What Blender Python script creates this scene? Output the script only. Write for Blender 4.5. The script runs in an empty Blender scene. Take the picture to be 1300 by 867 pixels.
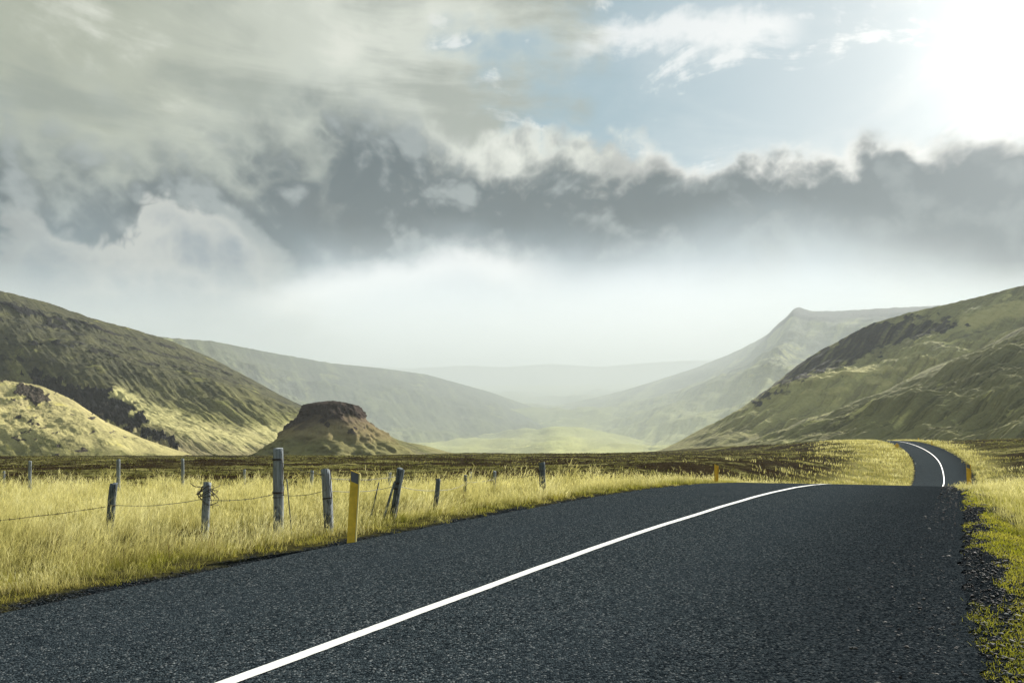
import bpy, bmesh, math, random
import numpy as np
from mathutils import Vector, Matrix
random.seed(7)
RNG = np.random.default_rng(11)
C = bpy.context.scene.collection
SC = bpy.context.scene
R = math.radians

# ------------------------------------------------------------------ survey of the place
F, CX, HY, CAMZ = 1010.0, 650.0, 572.0, 1.5      # focal length in photo pixels, image centre, horizon row, eye height
def at(px, py, Y):
    """Point seen at photo pixel (px,py), Y metres down the view axis."""
    return Vector(((px - CX) * Y / F, Y, CAMZ - (py - HY) * Y / F))

def smooth(a, b, x):
    t = np.clip((x - a) / (b - a), 0, 1)
    return t * t * (3 - 2 * t)

# ------------------------------------------------------------------ numpy noise
_P = np.random.default_rng(3).permutation(256)
_P = np.concatenate([_P, _P, _P])
_G = np.random.default_rng(5).normal(size=(256, 3))
_G /= np.linalg.norm(_G, axis=1)[:, None]
def pn(x, y, z=0.0):
    x, y, z = np.broadcast_arrays(np.asarray(x, float), np.asarray(y, float), np.asarray(z, float))
    xi, yi, zi = np.floor(x).astype(int), np.floor(y).astype(int), np.floor(z).astype(int)
    xf, yf, zf = x - xi, y - yi, z - zi
    u, v, w = [t * t * t * (t * (t * 6 - 15) + 10) for t in (xf, yf, zf)]
    def g(i, j, k):
        h = _P[_P[_P[(xi + i) & 255] + ((yi + j) & 255)] + ((zi + k) & 255)]
        gr = _G[h]
        return gr[..., 0] * (xf - i) + gr[..., 1] * (yf - j) + gr[..., 2] * (zf - k)
    def l(a, b, t): return a + t * (b - a)
    return 1.6 * l(l(l(g(0,0,0), g(1,0,0), u), l(g(0,1,0), g(1,1,0), u), v),
             l(l(g(0,0,1), g(1,0,1), u), l(g(0,1,1), g(1,1,1), u), v), w)
def fbm(x, y, z=0.0, o=5, gain=.5):
    s, a, f = 0, 1, 1
    for i in range(o):
        s = s + a * pn(x * f + 17.3 * i, y * f - 9.1 * i, np.asarray(z) * f + 3.7 * i); a *= gain; f *= 2.03
    return s
def ridged(x, y, z=0.0, o=5, gain=.5):
    s, a, f = 0, 1, 1
    for i in range(o):
        s = s + a * (1 - np.abs(pn(x * f + 7.7 * i, y * f + 5.1 * i, np.asarray(z) * f))); a *= gain; f *= 2.03
    return s / 1.9 - .5

def pchip(xs, ys, x):
    xs, ys = np.array(xs, float), np.array(ys, float)
    h = np.diff(xs); d = np.diff(ys) / h
    m = np.zeros_like(ys); m[0], m[-1] = d[0], d[-1]
    for i in range(1, len(xs) - 1):
        m[i] = (d[i-1] * h[i] + d[i] * h[i-1]) / (h[i] + h[i-1])
    x = np.asarray(x, float); xc = np.clip(x, xs[0], xs[-1])
    i = np.clip(np.searchsorted(xs, xc) - 1, 0, len(xs) - 2)
    t = (xc - xs[i]) / h[i]
    t2, t3 = t * t, t ** 3
    y = (2*t3-3*t2+1)*ys[i] + (t3-2*t2+t)*h[i]*m[i] + (-2*t3+3*t2)*ys[i+1] + (t3-t2)*h[i]*m[i+1]
    return y + (x < xs[0]) * (x - xs[0]) * m[0] + (x > xs[-1]) * (x - xs[-1]) * m[-1]

# road centre line: X and Z as functions of Y
RX = ([-60, 0, 5.1, 11.5, 15.2, 22, 30, 50, 75, 105, 127, 150, 168, 190, 215, 260, 330],
      [-34.6, -4.35, -1.77, 1.62, 3.74, 7.55, 11.97, 23.4, 38.6, 57.0, 68.3, 78.4, 85.0, 92.0, 97.5, 104, 112])
RZ = ([-60, 0, 8, 14, 18, 22, 26, 30, 38, 48, 60, 75, 90, 105, 127, 150, 168, 190, 215, 260, 330],
      [-2.03, -.13, .124, .314, .405, .423, .368, .243, -.21, -.95, -1.95, -2.9, -3.2, -2.76, -.5, 1.35, 2.66, 3.76, 4.15, 3.4, 0])
def road_x(Y): return pchip(*RX, Y)
def road_z(Y): return pchip(*RZ, Y)
def road_dx(Y): return (road_x(np.asarray(Y) + .5) - road_x(np.asarray(Y) - .5))
def road_d(X, Y):
    """signed distance from the centre line, right positive"""
    Yc = np.clip(Y, -60, 330)
    s = road_dx(Yc)
    d = (X - road_x(Yc)) / np.sqrt(1 + s * s)
    Y2 = np.clip(Yc + d * s / np.sqrt(1 + s * s) * .9, -60, 330)      # foot of the perpendicular
    s2 = road_dx(Y2); n = np.sqrt(1 + s2 * s2)
    return ((X - road_x(Y2)) - (Y - Y2) * s2) / n, Y2

def ground_z(X, Y):
    X, Y = np.asarray(X, float), np.asarray(Y, float)
    d, Yf = road_d(X, Y)
    r = np.sqrt(X * X + Y * Y)
    b = .12 - .35 * smooth(20, 60, Y)
    rise = np.interp(X, [-300, -60, 10, 41, 69, 84, 110, 200], [.1, 0, .65, 1.0, 1.7, 3.9, 4.1, 6.5])
    b = b + rise * smooth(55, 170, Y)
    b = b + .35 * fbm(X / 23, Y / 23, 1.5, 3) * smooth(25, 60, r)
    b = b + .9 * fbm(X / 90, Y / 90, 8.5, 2) * smooth(60, 160, r) * smooth(30, -30, X)
    b = b + (.13 * fbm(X / 2.2, Y / 2.2, 4.0, 3) + .10 * np.abs(pn(X / .9, Y / .9, 2.0))) * smooth(26, 40, r)
    b = b + .05 * fbm(X / .8, Y / .8, 6.0, 3) * smooth(4.9, 6.5, np.abs(d)) * smooth(45, 30, r)
    b = b - np.maximum(r - 285, 0) * .0135 * smooth(270, 400, r)
    b = np.maximum(b, -26.0)
    w = 1 - smooth(4.8, 4.8 + np.interp(Yf, [30, 60, 110], [7, 22, 20]), np.abs(d))
    w = w * smooth(330, 240, Y) * smooth(-60, -40, Y)
    z = b + (road_z(Yf) - b) * w
    z = z - .16 * np.exp(-((np.abs(d) - 5.6) / .7) ** 2) * smooth(60, 25, Y)   # shallow ditch
    z = z - (np.maximum(smooth(3.9, 3.2, np.abs(d)), smooth(4.5, 3.9, d) * (d > 0) * .7 * smooth(60, 40, Y)) * (.045 + .0022 * np.clip(Y, 0, 260)) + .012 + .0004*np.clip(Y,0,260)) * smooth(330, 300, Y)
    return z

# ------------------------------------------------------------------ mesh + object helpers
def mesh_np(name, verts, quads=None, tris=None, smooth_shade=True):
    me = bpy.data.meshes.new(name)
    nv = len(verts); me.vertices.add(nv)
    me.vertices.foreach_set('co', np.ascontiguousarray(verts, np.float32).ravel())
    nq = 0 if quads is None else len(quads); nt = 0 if tris is None else len(tris)
    idx = []
    if nq: idx.append(np.asarray(quads).ravel())
    if nt: idx.append(np.asarray(tris).ravel())
    idx = np.concatenate(idx).astype(np.int32)
    me.loops.add(len(idx)); me.loops.foreach_set('vertex_index', idx)
    me.polygons.add(nq + nt)
    st = np.concatenate([np.arange(nq) * 4, nq * 4 + np.arange(nt) * 3]).astype(np.int32)
    me.polygons.foreach_set('loop_start', st)
    me.polygons.foreach_set('use_smooth', np.full(nq + nt, smooth_shade))
    me.update(calc_edges=True); me.validate()
    return me
def attr(me, name, vals):
    a = me.attributes.new(name, 'FLOAT', 'POINT'); a.data.foreach_set('value', np.ascontiguousarray(vals, np.float32).ravel())
def attr_col(me, name, vals):
    a = me.attributes.new(name, 'FLOAT_COLOR', 'POINT')
    v = np.ones((len(vals), 4), np.float32); v[:, :3] = vals
    a.data.foreach_set('color', v.ravel())
def attr_vec(me, name, vals):
    a = me.attributes.new(name, 'FLOAT_VECTOR', 'POINT'); a.data.foreach_set('vector', np.ascontiguousarray(vals, np.float32).ravel())
def grid_quads(nu, nv):
    i = np.arange(nu * nv).reshape(nu, nv)
    return np.stack([i[:-1, :-1], i[1:, :-1], i[1:, 1:], i[:-1, 1:]], -1).reshape(-1, 4)
def link(name, me, mat, parent=None):
    o = bpy.data.objects.new(name, me); C.objects.link(o)
    if mat: me.materials.append(mat)
    if parent: o.parent = parent
    return o
def tag(o, label=None, cat=None, group=None, kind=None):
    if label: o['label'] = label
    if cat: o['category'] = cat
    if group: o['group'] = group
    if kind: o['kind'] = kind
    return o
def empty(name, loc, label, cat, group=None):
    o = bpy.data.objects.new(name, None); C.objects.link(o); o.location = loc
    o.empty_display_size = .2
    return tag(o, label, cat, group)

class MB:
    """collects simple solids, links them as ONE mesh object"""
    def __init__(s): s.v, s.f = [], []
    def add(s, vs, fs):
        n = len(s.v); s.v += [tuple(v) for v in vs]; s.f += [[n + i for i in f] for f in fs]
    def box(s, x0, x1, y0, y1, z0, z1):
        s.add([(x0,y0,z0),(x1,y0,z0),(x1,y1,z0),(x0,y1,z0),(x0,y0,z1),(x1,y0,z1),(x1,y1,z1),(x0,y1,z1)],
              [[0,3,2,1],[4,5,6,7],[0,1,5,4],[1,2,6,5],[2,3,7,6],[3,0,4,7]])
    def tube(s, pts, rad, n=6, jitter=0, cap=True):
        pts = [Vector(p) for p in pts]; rings = []
        rad = rad if hasattr(rad, '__len__') else [rad] * len(pts)
        prev = None
        for i, p in enumerate(pts):
            t = (pts[min(i+1, len(pts)-1)] - pts[max(i-1, 0)]).normalized()
            a = prev if prev else (Vector((0,0,1)) if abs(t.z) < .9 else Vector((1,0,0)))
            x = t.cross(a); 
            if x.length < 1e-5: x = t.cross(Vector((0,1,0)))
            x.normalize(); y = t.cross(x).normalized(); prev = -x.cross(t).cross(t) if False else a
            rings.append([p + (x * math.cos(q) + y * math.sin(q)) * rad[i] * (1 + random.uniform(-jitter, jitter))
                          for q in [2 * math.pi * k / n for k in range(n)]])
        vs = [v for r in rings for v in r]; fs = []
        for i in range(len(pts) - 1):
            for k in range(n):
                fs.append([i*n+k, i*n+(k+1) % n, (i+1)*n+(k+1) % n, (i+1)*n+k])
        if cap: fs.append(list(range(n))[::-1]); fs.append([(len(pts)-1)*n+k for k in range(n)])
        s.add(vs, fs)
    def build(s, name, mat, parent=None, smooth_shade=False):
        me = bpy.data.meshes.new(name); me.from_pydata(s.v, [], s.f)
        if smooth_shade: me.polygons.foreach_set('use_smooth', [True] * len(me.polygons))
        me.update()
        return link(name, me, mat, parent)

# ------------------------------------------------------------------ node helpers
class NT:
    def __init__(s, nt): s.nt = nt
    def n(s, t, **kw):
        x = s.nt.nodes.new(t)
        for k, v in kw.items(): setattr(x, k, v)
        return x
    def set(s, sock, v):
        if isinstance(v, E): s.nt.links.new(v.s, sock)
        elif hasattr(v, 'is_output'): s.nt.links.new(v, sock)
        else: sock.default_value = v
    def m(s, op, a, b=None, c=None, clamp=False):
        x = s.n('ShaderNodeMath', operation=op, use_clamp=clamp)
        for i, v in enumerate((a, b, c)):
            if v is not None: s.set(x.inputs[i], v)
        return E(s, x.outputs[0])
    def mapr(s, v, a, b, c=0., d=1., smoothstep=True):
        x = s.n('ShaderNodeMapRange', interpolation_type='SMOOTHSTEP' if smoothstep else 'LINEAR')
        s.set(x.inputs[0], v)
        for i, q in zip((1, 2, 3, 4), (a, b, c, d)): s.set(x.inputs[i], q)
        return E(s, x.outputs[0])
    def mix(s, f, a, b, mode='MIX'):
        x = s.n('ShaderNodeMix', data_type='RGBA', blend_type=mode)
        s.set(x.inputs[0], f)
        for i, v in ((6, a), (7, b)):
            if isinstance(v, tuple): v = (*v, 1.0) if len(v) == 3 else v
            s.set(x.inputs[i], v)
        return E(s, x.outputs[2])
    def vec(s, x, y, z):
        c = s.n('ShaderNodeCombineXYZ')
        for i, v in enumerate((x, y, z)): s.set(c.inputs[i], v)
        return E(s, c.outputs[0])
    def sep(s, v):
        c = s.n('ShaderNodeSeparateXYZ'); s.set(c.inputs[0], v)
        return [E(s, c.outputs[i]) for i in range(3)]
    def noise(s, v, scale=1., detail=5., rough=.5, dist=0.):
        x = s.n('ShaderNodeTexNoise'); s.set(x.inputs['Vector'], v)
        x.inputs['Scale'].default_value = scale; x.inputs['Detail'].default_value = detail
        x.inputs['Roughness'].default_value = rough; x.inputs['Distortion'].default_value = dist
        return E(s, x.outputs[0])
    def voro(s, v, scale, feature='F1', rnd=1.):
        x = s.n('ShaderNodeTexVoronoi', feature=feature); s.set(x.inputs['Vector'], v)
        x.inputs['Scale'].default_value = scale; x.inputs['Randomness'].default_value = rnd
        return E(s, x.outputs['Distance']), (E(s, x.outputs['Color']) if 'Color' in x.outputs else None)
    def attr(s, name, out='Fac'):
        x = s.n('ShaderNodeAttribute', attribute_name=name); return E(s, x.outputs[out])
    def vmul(s, v, k):
        x = s.n('ShaderNodeVectorMath', operation='MULTIPLY'); s.set(x.inputs[0], v); x.inputs[1].default_value = k
        return E(s, x.outputs[0])
    def bump(s, h, strength, dist):
        x = s.n('ShaderNodeBump'); s.set(x.inputs['Height'], h); x.inputs['Strength'].default_value = strength
        x.inputs['Distance'].default_value = dist
        return E(s, x.outputs[0])
class E:
    def __init__(s, t, sock): s.t, s.s = t, sock
    def __add__(a, b): return a.t.m('ADD', a, b)
    __radd__ = __add__
    def __sub__(a, b): return a.t.m('SUBTRACT', a, b)
    def __rsub__(a, b): return a.t.m('SUBTRACT', b, a)
    def __mul__(a, b): return a.t.m('MULTIPLY', a, b)
    __rmul__ = __mul__
    def __truediv__(a, b): return a.t.m('DIVIDE', a, b)
def material(name, bumpinfo=None):
    m = bpy.data.materials.new(name); m.use_nodes = True
    t = NT(m.node_tree); b = m.node_tree.nodes['Principled BSDF']
    b.inputs['Roughness'].default_value = .9; b.inputs['Specular IOR Level'].default_value = .15
    return m, t, b
def pos(t):
    return E(t, t.n('ShaderNodeTexCoord').outputs['Object'])
def simple(name, col, rough=.6, var=.25, scale=8, spec=.3, metallic=0.):
    m, t, b = material(name)
    p = pos(t); n = t.noise(p, scale, 6, .6)
    lo = tuple(c * (1 - var) for c in col); hi = tuple(min(1, c * (1 + var)) for c in col)
    t.set(b.inputs['Base Color'], t.mix(t.mapr(n, .3, .7), lo, hi))
    t.set(b.inputs['Normal'], t.bump(n, .25, .01))
    b.inputs['Roughness'].default_value = rough; b.inputs['Specular IOR Level'].default_value = spec
    b.inputs['Metallic'].default_value = metallic
    return m

# ------------------------------------------------------------------ camera, sun, exposure
cam = bpy.data.cameras.new('camera'); co = bpy.data.objects.new('camera', cam); C.objects.link(co)
co.location = (0, 0, CAMZ); co.rotation_euler = (R(90), 0, 0)
cam.sensor_width = 36; cam.lens = 36 * F / 1300; cam.shift_y = (HY - 433.5) / 1300
cam.clip_start = .05; cam.clip_end = 20000
SC.camera = co
SUN_AZ, SUN_EL = 37.0, 25.0          # degrees right of the view axis, above the horizon
sl = bpy.data.lights.new('sun', 'SUN'); so = bpy.data.objects.new('sun', sl); C.objects.link(so)
sl.energy = 5.0; sl.angle = R(.5); sl.color = (1.0, .955, .87)
sd = Vector((math.sin(R(SUN_AZ)) * math.cos(R(SUN_EL)), math.cos(R(SUN_AZ)) * math.cos(R(SUN_EL)), math.sin(R(SUN_EL))))
so.rotation_euler = sd.to_track_quat('Z', 'Y').to_euler(); so.location = (0, 0, 30)
vs_ = SC.view_settings
SC.display_settings.display_device = 'sRGB'
vs_.view_transform = 'Standard'; vs_.look = 'None'; vs_.exposure = 1.05; vs_.gamma = 1; vs_.use_curve_mapping = False
cy = SC.cycles
cy.use_denoising = True
cy.max_bounces = 6; cy.diffuse_bounces = 3; cy.glossy_bounces = 2; cy.transmission_bounces = 3; cy.volume_bounces = 1
cy.transparent_max_bounces = 6
cy.sample_clamp_indirect = 6

# ------------------------------------------------------------------ sky: Nishita plus a procedural cloud deck by direction
def ae(px, py):
    x = px - CX; y = HY - py
    return math.degrees(math.atan2(x, F)), math.degrees(math.atan2(y, math.hypot(F, x)))
def build_world():
    w = bpy.data.worlds.new('World'); SC.world = w; w.use_nodes = True
    t = NT(w.node_tree); bg = w.node_tree.nodes['Background']
    sky = t.n('ShaderNodeTexSky', sky_type='NISHITA', sun_disc=False)
    sky.sun_elevation = R(SUN_EL); sky.sun_rotation = R(SUN_AZ); sky.altitude = 100
    sky.air_density = 1.0; sky.dust_density = 1.0; sky.ozone_density = 1.5
    bg.inputs['Strength'].default_value = .1
    d = E(t, t.n('ShaderNodeTexCoord').outputs['Generated'])
    x, y, z = t.sep(d)
    az = t.m('ARCTAN2', x, y) * 57.29578
    el = t.m('ARCSINE', z) * 57.29578
    def curve(pts):
        c = t.n('ShaderNodeFloatCurve'); cv = c.mapping.curves[0]
        aes = [ae(*p) for p in pts]
        P = [((a + 60) / 120, (e + 5) / 45) for a, e in aes]
        P = [(0., P[0][1])] + P + [(1., P[-1][1])]
        while len(cv.points) < len(P): cv.points.new(.5, .5)
        for q, p in zip(cv.points, P): q.location = p
        c.mapping.update()
        t.set(c.inputs['Value'], t.m('MULTIPLY_ADD', az, 1 / 120, .5))
        return t.m('MULTIPLY_ADD', E(t, c.outputs[0]), 45., -5.)
    wa = t.noise(t.vec(az, el, 3.), .085, 2, .5) - .5; wb = t.noise(t.vec(az, el, 11.), .085, 2, .5) - .5
    def warped(dx, dy, seed=0.):
        return t.vec(az + wa * 3.2 + dx, (el + wb * 2.6 + dy) * 1.1, seed)
    def puff(v, sc, n=5):
        """rounded bumps with creases between them, several sizes: cumulus"""
        tot = None; w = 1.
        for i in range(n):
            q = t.m('ABSOLUTE', t.noise(v, sc * 2.1 ** i, 0, .5) - .5) * (2. * w)
            tot = q if tot is None else tot + q
            w *= .52
        return tot
    wz = warped(0, 0)
    big = t.noise(wz, .13, 8, .52) - .5
    fine = t.noise(wz, .6, 7, .55) - .5
    pf = puff(wz, .11, 5) - .50
    pf2 = puff(warped(0, 0, 7.), .24, 4) - .48
    relief = pf - (puff(warped(.8, 1.2), .11, 4) - .48)          # the side turned to the sun against the side turned away
    soft_rel = big - (t.noise(warped(1.6, 2.0), .13, 5, .5) - .5)
    st = t.noise(t.vec(az * .35 - el * .12, el * 1.5 + az * .10, 5.), .16, 8, .58, .5) - .5   # streaks
    st2 = t.noise(t.vec(az * .5 + el * .3, el * 1.3 - az * .12, 25.), .22, 8, .6, .8) - .5
    def k(r, g, b):
        f = lambda c: ((c / 255 + .055) / 1.055) ** 2.4
        return (f(r), f(g), f(b))
    # 1 thin blue grey sky, white haze low down
    base = t.mix(t.mapr(el, 7., 21.), k(236, 239, 240), k(128, 161, 171))
    base = t.mix(t.mapr(az + el * .6 + st * 10., 15., 36.), base, k(166, 186, 193))
    veil = t.mapr(st * .6 + st2 * .5 + big * .7, -.10, .30)
    base = t.mix(veil * t.mapr(az, 8., 22., .3, .75), base, k(206, 214, 212))
    wisp = t.mapr(st2 * 1.0 + fine * .45 + big * .3, .06, .20) * t.mapr(el, 15., 18.)
    col = t.mix(wisp * .9, base, k(236, 239, 235))
    # one long feather of cirrus
    cl = curve([(640,78),(700,68),(800,46),(900,36),(1000,32),(1060,30)])
    fe = t.mapr(t.m('ABSOLUTE', el - cl + st2 * 2.2) + fine * 2.2, 1.3, .2) * t.mapr(az, 3., 6.) * t.mapr(az, 21., 18.)
    col = t.mix(fe * .9, col, k(240, 242, 238))
    # 2 upper left veil of cloud
    left = t.mapr(az - (el - 16.) * .7 + big * 34. + st * 22. + st2 * 14. + pf * 5., -1., -12.) * t.mapr(el + big * 8., 12., 17.)
    tone = t.mapr(az + big * 10., -32., -6.)
    deck = t.mix(tone, k(163, 169, 151), k(206, 211, 200))
    deck = t.mix(t.mapr(st + big * .6, -.14, .12), t.mix(.7, deck, k(126, 136, 128)), deck)
    deck = t.mix(t.mapr(st * .8 + soft_rel * .7 + fine * .15, .08, .26) * .7, deck, k(226, 228, 216))
    col = t.mix(left, col, deck)
    # 3 the dark cloud bank
    top = curve([(0,150),(150,158),(300,140),(430,118),(520,125),(600,140),(680,145),(760,152),(830,174),(880,200),(930,186),(990,172),(1060,178),(1110,164),(1180,152),(1300,146)])
    bot = curve([(0,470),(120,450),(230,415),(350,372),(450,345),(560,335),(680,345),(780,335),(880,318),(980,310),(1080,320),(1180,345),(1300,370)])
    soft = t.mapr(az, -1., -13.)                                            # the left part has no crisp rim
    stp = top - el + big * 2.5 + pf * (t.m('MULTIPLY_ADD', soft, 3.5, 4.2) - t.mapr(az, 3., 14.) * 2.0) + fine * (t.m('MULTIPLY_ADD', soft, .6, .9) + t.mapr(az, 3., 14.) * .8)
    sbt = el - bot + big * 4.
    bank = t.mapr(stp, t.m('MULTIPLY_ADD', soft, -4., -.2), t.m('MULTIPLY_ADD', soft, 3.5, 1.2)) * t.mapr(sbt, -3., 3.5)
    depth = t.mapr(stp + (relief * 3.0 + soft_rel * 6. + big * 3.) * t.mapr(az, 3., 13., 1., .35), t.m('MULTIPLY_ADD', soft, -2.6, .2), t.m('MULTIPLY_ADD', soft, .6, 4.2) - t.mapr(az, 3., 14.) * 2.2)
    dark = t.mix(t.mapr(el + big * 7. + pf * 2., 8., 17.), k(110, 133, 145), k(44, 68, 80))
    dark = t.mix(t.mapr(az, 8., 26.), dark, k(78, 94, 103))
    lit = t.mix(soft, t.mix(t.mapr(az, 4., 14.), k(226, 229, 219), k(244, 243, 236)), k(172, 181, 172))
    body = t.mix(depth, lit, dark)
    body = t.mix(t.mapr(soft_rel * .9 + relief * .75 + pf * .12, .0, .30) * t.mapr(az, 26., 4., .45, 1.) * .65, body, k(164, 174, 174))
    body = t.mix(t.mapr(soft_rel, -.02, -.18) * .5, body, k(40, 60, 71))
    col = t.mix(bank, col, body)
    # 4 pale cumulus in front, lower left
    ct = curve([(-250,330),(-60,300),(0,296),(60,270),(105,280),(150,282),(190,254),(232,238),(265,256),(292,244),(315,272),(350,312),(400,350),(470,400),(560,440)])
    cs = ct - el + pf2 * 3.6 + big * 2. + fine * .5 - .2
    cum = t.mapr(cs, -.3, t.mapr(az, -22., -15., .9, 4.)) * t.mapr(el + big * 5., 3., 9.) * t.mapr(az + big * 8., -8., -17.) * t.mapr(az + big * 6., -34., -25., .35, 1.)
    rel2 = pf2 - (puff(warped(.45, .7, 7.), .24, 4) - .48)
    cb = t.mix(t.mapr(cs + rel2 * 3. + soft_rel * 5., .5, 8.), k(188, 191, 186), k(122, 138, 150))
    col = t.mix(cum * .92, col, cb)
    # blue grey rain shade under it, over the left hill
    under = t.mapr(az + big * 8., -9., -24.) * t.mapr(el + big * 5., 13., 6.) * t.mapr(cs, 1., 5.)
    col = t.mix(under * .75, col, t.mix(t.mapr(soft_rel + big * .6, -.1, .14), k(118, 134, 146), k(158, 170, 178)))
    # 5 bright streak under the bank
    sk = curve([(-200,450),(150,415),(300,390),(400,366),(500,345),(600,330),(680,342),(800,350)])
    dsk = el - sk + big * 2.6 + pf * .8
    streak = t.mapr(dsk + fine * 1.6, 1.6, -.5) * t.mapr(dsk, -3.2, -.2) * t.mapr(az, -22., -13.) * t.mapr(az, 5., -1.)
    col = t.mix(streak * .85, col, k(244, 246, 243))
    # 6 sun behind thin cloud
    dp = t.n('ShaderNodeVectorMath', operation='DOT_PRODUCT'); t.set(dp.inputs[0], d); dp.inputs[1].default_value = sd
    ang = t.m('ARCCOSINE', t.m('MINIMUM', E(t, dp.outputs['Value']), 1.)) * 57.29578
    g1 = t.m('POWER', 2.71828, ang * ang * (-1 / 50.)); g2 = t.m('POWER', 2.71828, ang * (-1 / 8.))
    glow = (g1 * .6 + g2 * .36) * t.m('MULTIPLY_ADD', bank, -.45, 1.)
    kk = t.n('ShaderNodeVectorMath', operation='SCALE'); t.set(kk.inputs[0], col); kk.inputs['Scale'].default_value = 4.7
    skm = t.n('ShaderNodeVectorMath', operation='SCALE'); t.set(skm.inputs[0], E(t, sky.outputs[0])); skm.inputs['Scale'].default_value = .65
    clear = t.m('MULTIPLY', t.m('SUBTRACT', 1., t.m('MAXIMUM', t.m('MAXIMUM', bank, left), cum)), .15)
    c2 = t.mix(clear, E(t, kk.outputs[0]), E(t, skm.outputs[0]))
    ga = t.n('ShaderNodeVectorMath', operation='SCALE'); ga.inputs[0].default_value = (1., .985, .94); t.set(ga.inputs['Scale'], glow * 4.7)
    ad = t.n('ShaderNodeVectorMath', operation='ADD'); t.set(ad.inputs[0], c2); t.set(ad.inputs[1], E(t, ga.outputs[0]))
    t.set(bg.inputs['Color'], E(t, ad.outputs[0]))
build_world()

# ------------------------------------------------------------------ haze
HAZE, MIST = .00011, .00115
def build_haze():
    mb = MB(); mb.box(-3600, 4200, -400, 8000, -66, 545)
    m = bpy.data.materials.new('haze'); m.use_nodes = True; t = NT(m.node_tree)
    m.node_tree.nodes.remove(m.node_tree.nodes['Principled BSDF'])
    v = t.n('ShaderNodeVolumePrincipled'); v.inputs['Density'].default_value = HAZE
    v.inputs['Color'].default_value = (.87, .94, .98, 1); v.inputs['Anisotropy'].default_value = .15
    m.node_tree.links.new(v.outputs[0], m.node_tree.nodes['Material Output'].inputs['Volume'])
    o = mb.build('haze', m); tag(o, 'thin pale haze hanging over the whole landscape', 'haze', kind='stuff')
    # the mist bank lying in the far valley: a lens of denser air, thinning to nothing at its rim
    m2 = m.copy(); m2.name = 'mist'
    m2.node_tree.nodes['Principled Volume'].inputs['Density'].default_value = MIST
    m2.node_tree.nodes['Principled Volume'].inputs['Color'].default_value = (.67, .725, .74, 1)
    m2.node_tree.nodes['Principled Volume'].inputs['Anisotropy'].default_value = .1
    # a long bank across the valley whose section thins out upwards, so its top has no edge
    hz = np.concatenate([[-.08], np.linspace(0, .99, 22)]); rho = np.where(hz < 0, 1., (1 - np.clip(hz, 0, 1)) ** 1.45)
    mm = MB(); vs = []
    for x in (-2900, 2300):
        for side in (-1, 1):
            vs += [(x, 2200 + (-1350 if side < 0 else 3600) * r_, -20 + 550 * h_) for h_, r_ in zip(hz, rho)]
    n = len(hz); fs = []
    for i in range(n - 1):
        fs += [[i, i+1, 2*n+i+1, 2*n+i], [n+i, 3*n+i, 3*n+i+1, n+i+1], [i, n+i, n+i+1, i+1], [2*n+i, 2*n+i+1, 3*n+i+1, 3*n+i]]
    fs += [[0, 2*n, 3*n, n], [n-1, 2*n-1, 4*n-1, 3*n-1]]
    mm.add(vs, fs)
    o = mm.build('haze', m2)
    bm = bmesh.new(); bm.from_mesh(o.data); bmesh.ops.recalc_face_normals(bm, faces=bm.faces); bm.to_mesh(o.data); bm.free(); tag(o, 'white mist bank lying in the far valley in front of the mesa', 'mist', kind='stuff')
build_haze()

# ------------------------------------------------------------------ ground sheet
def sinhspace(lo, hi, n, a):
    t = np.linspace(np.arcsinh(lo / a), np.arcsinh(hi / a), n); return np.sinh(t) * a
def ground_material():
    m, t, b = material('moor_ground')
    p = pos(t); rd = t.attr('road_distance'); X, Y, Z = t.sep(p)
    n1 = t.noise(p, .09, 6, .6, .6); n2 = t.noise(p, .9, 7, .65); n3 = t.noise(p, 6., 6, .7)
    n4 = t.noise(t.vmul(p, (.03, .05, .05)), 1., 5, .6, .8)
    heath = t.mix(t.mapr(n2, .35, .65), (.014, .0095, .005), (.034, .024, .011))
    olive = t.mix(t.mapr(n3, .3, .7), (.085, .088, .026), (.17, .16, .052))
    c = t.mix(t.mapr(n1 * .6 + n2 * .35 + n4 * .35, .62, .74), heath, olive)
    straw = t.mix(n3, (.22, .19, .075), (.34, .30, .12))
    c = t.mix(t.mapr(n2 * .6 + n1 * .7 + n3 * .15, .78, .90) * .8, c, straw)
    ar = t.m('ABSOLUTE', rd)
    field = t.mapr(Y + (n1 - .5) * 8., 30., 25.) * t.mapr(rd, -4.6, -5.4)
    c = t.mix(field, c, t.mix(n3, (.045, .042, .014), (.12, .11, .035)))
    verge = t.mapr(ar + (n2 - .5) * 7. + (n1 - .5) * 8. + t.mapr(rd, -1., 1.) * t.mapr(Y, 45., 70.) * 5., 15., 10.)
    nearv = t.mapr(Y, 45., 30.)
    vcol = t.mix(t.mapr(n2, .35, .65), (.15, .15, .04), (.36, .31, .12))
    vcol = t.mix(nearv, vcol, t.mix(t.mapr(n3, .3, .7), (.03, .027, .014), (.085, .078, .022)))
    c = t.mix(verge, c, vcol)
    gv = t.mapr(ar + (n2 - .5) * 1.1 + (n3 - .5) * .5 - t.mapr(rd, -1., 1.) * t.mapr(Y, 60., 36.) * 1.25, 3.95, 3.6)
    vd, vc = t.voro(p, 42.); vx = t.sep(vc)[0]
    grav = t.mix(t.mapr(vx, .2, 1.), (.004, .006, .008), (.034, .041, .047))
    c = t.mix(gv, c, grav)
    t.set(b.inputs['Base Color'], c)
    h = n3 * .5 + n2 * .6 - vd * gv * .5
    t.set(b.inputs['Normal'], t.bump(h, .8, .12))
    b.inputs['Roughness'].default_value = 1.; b.inputs['Specular IOR Level'].default_value = 0.
    return m
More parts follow.
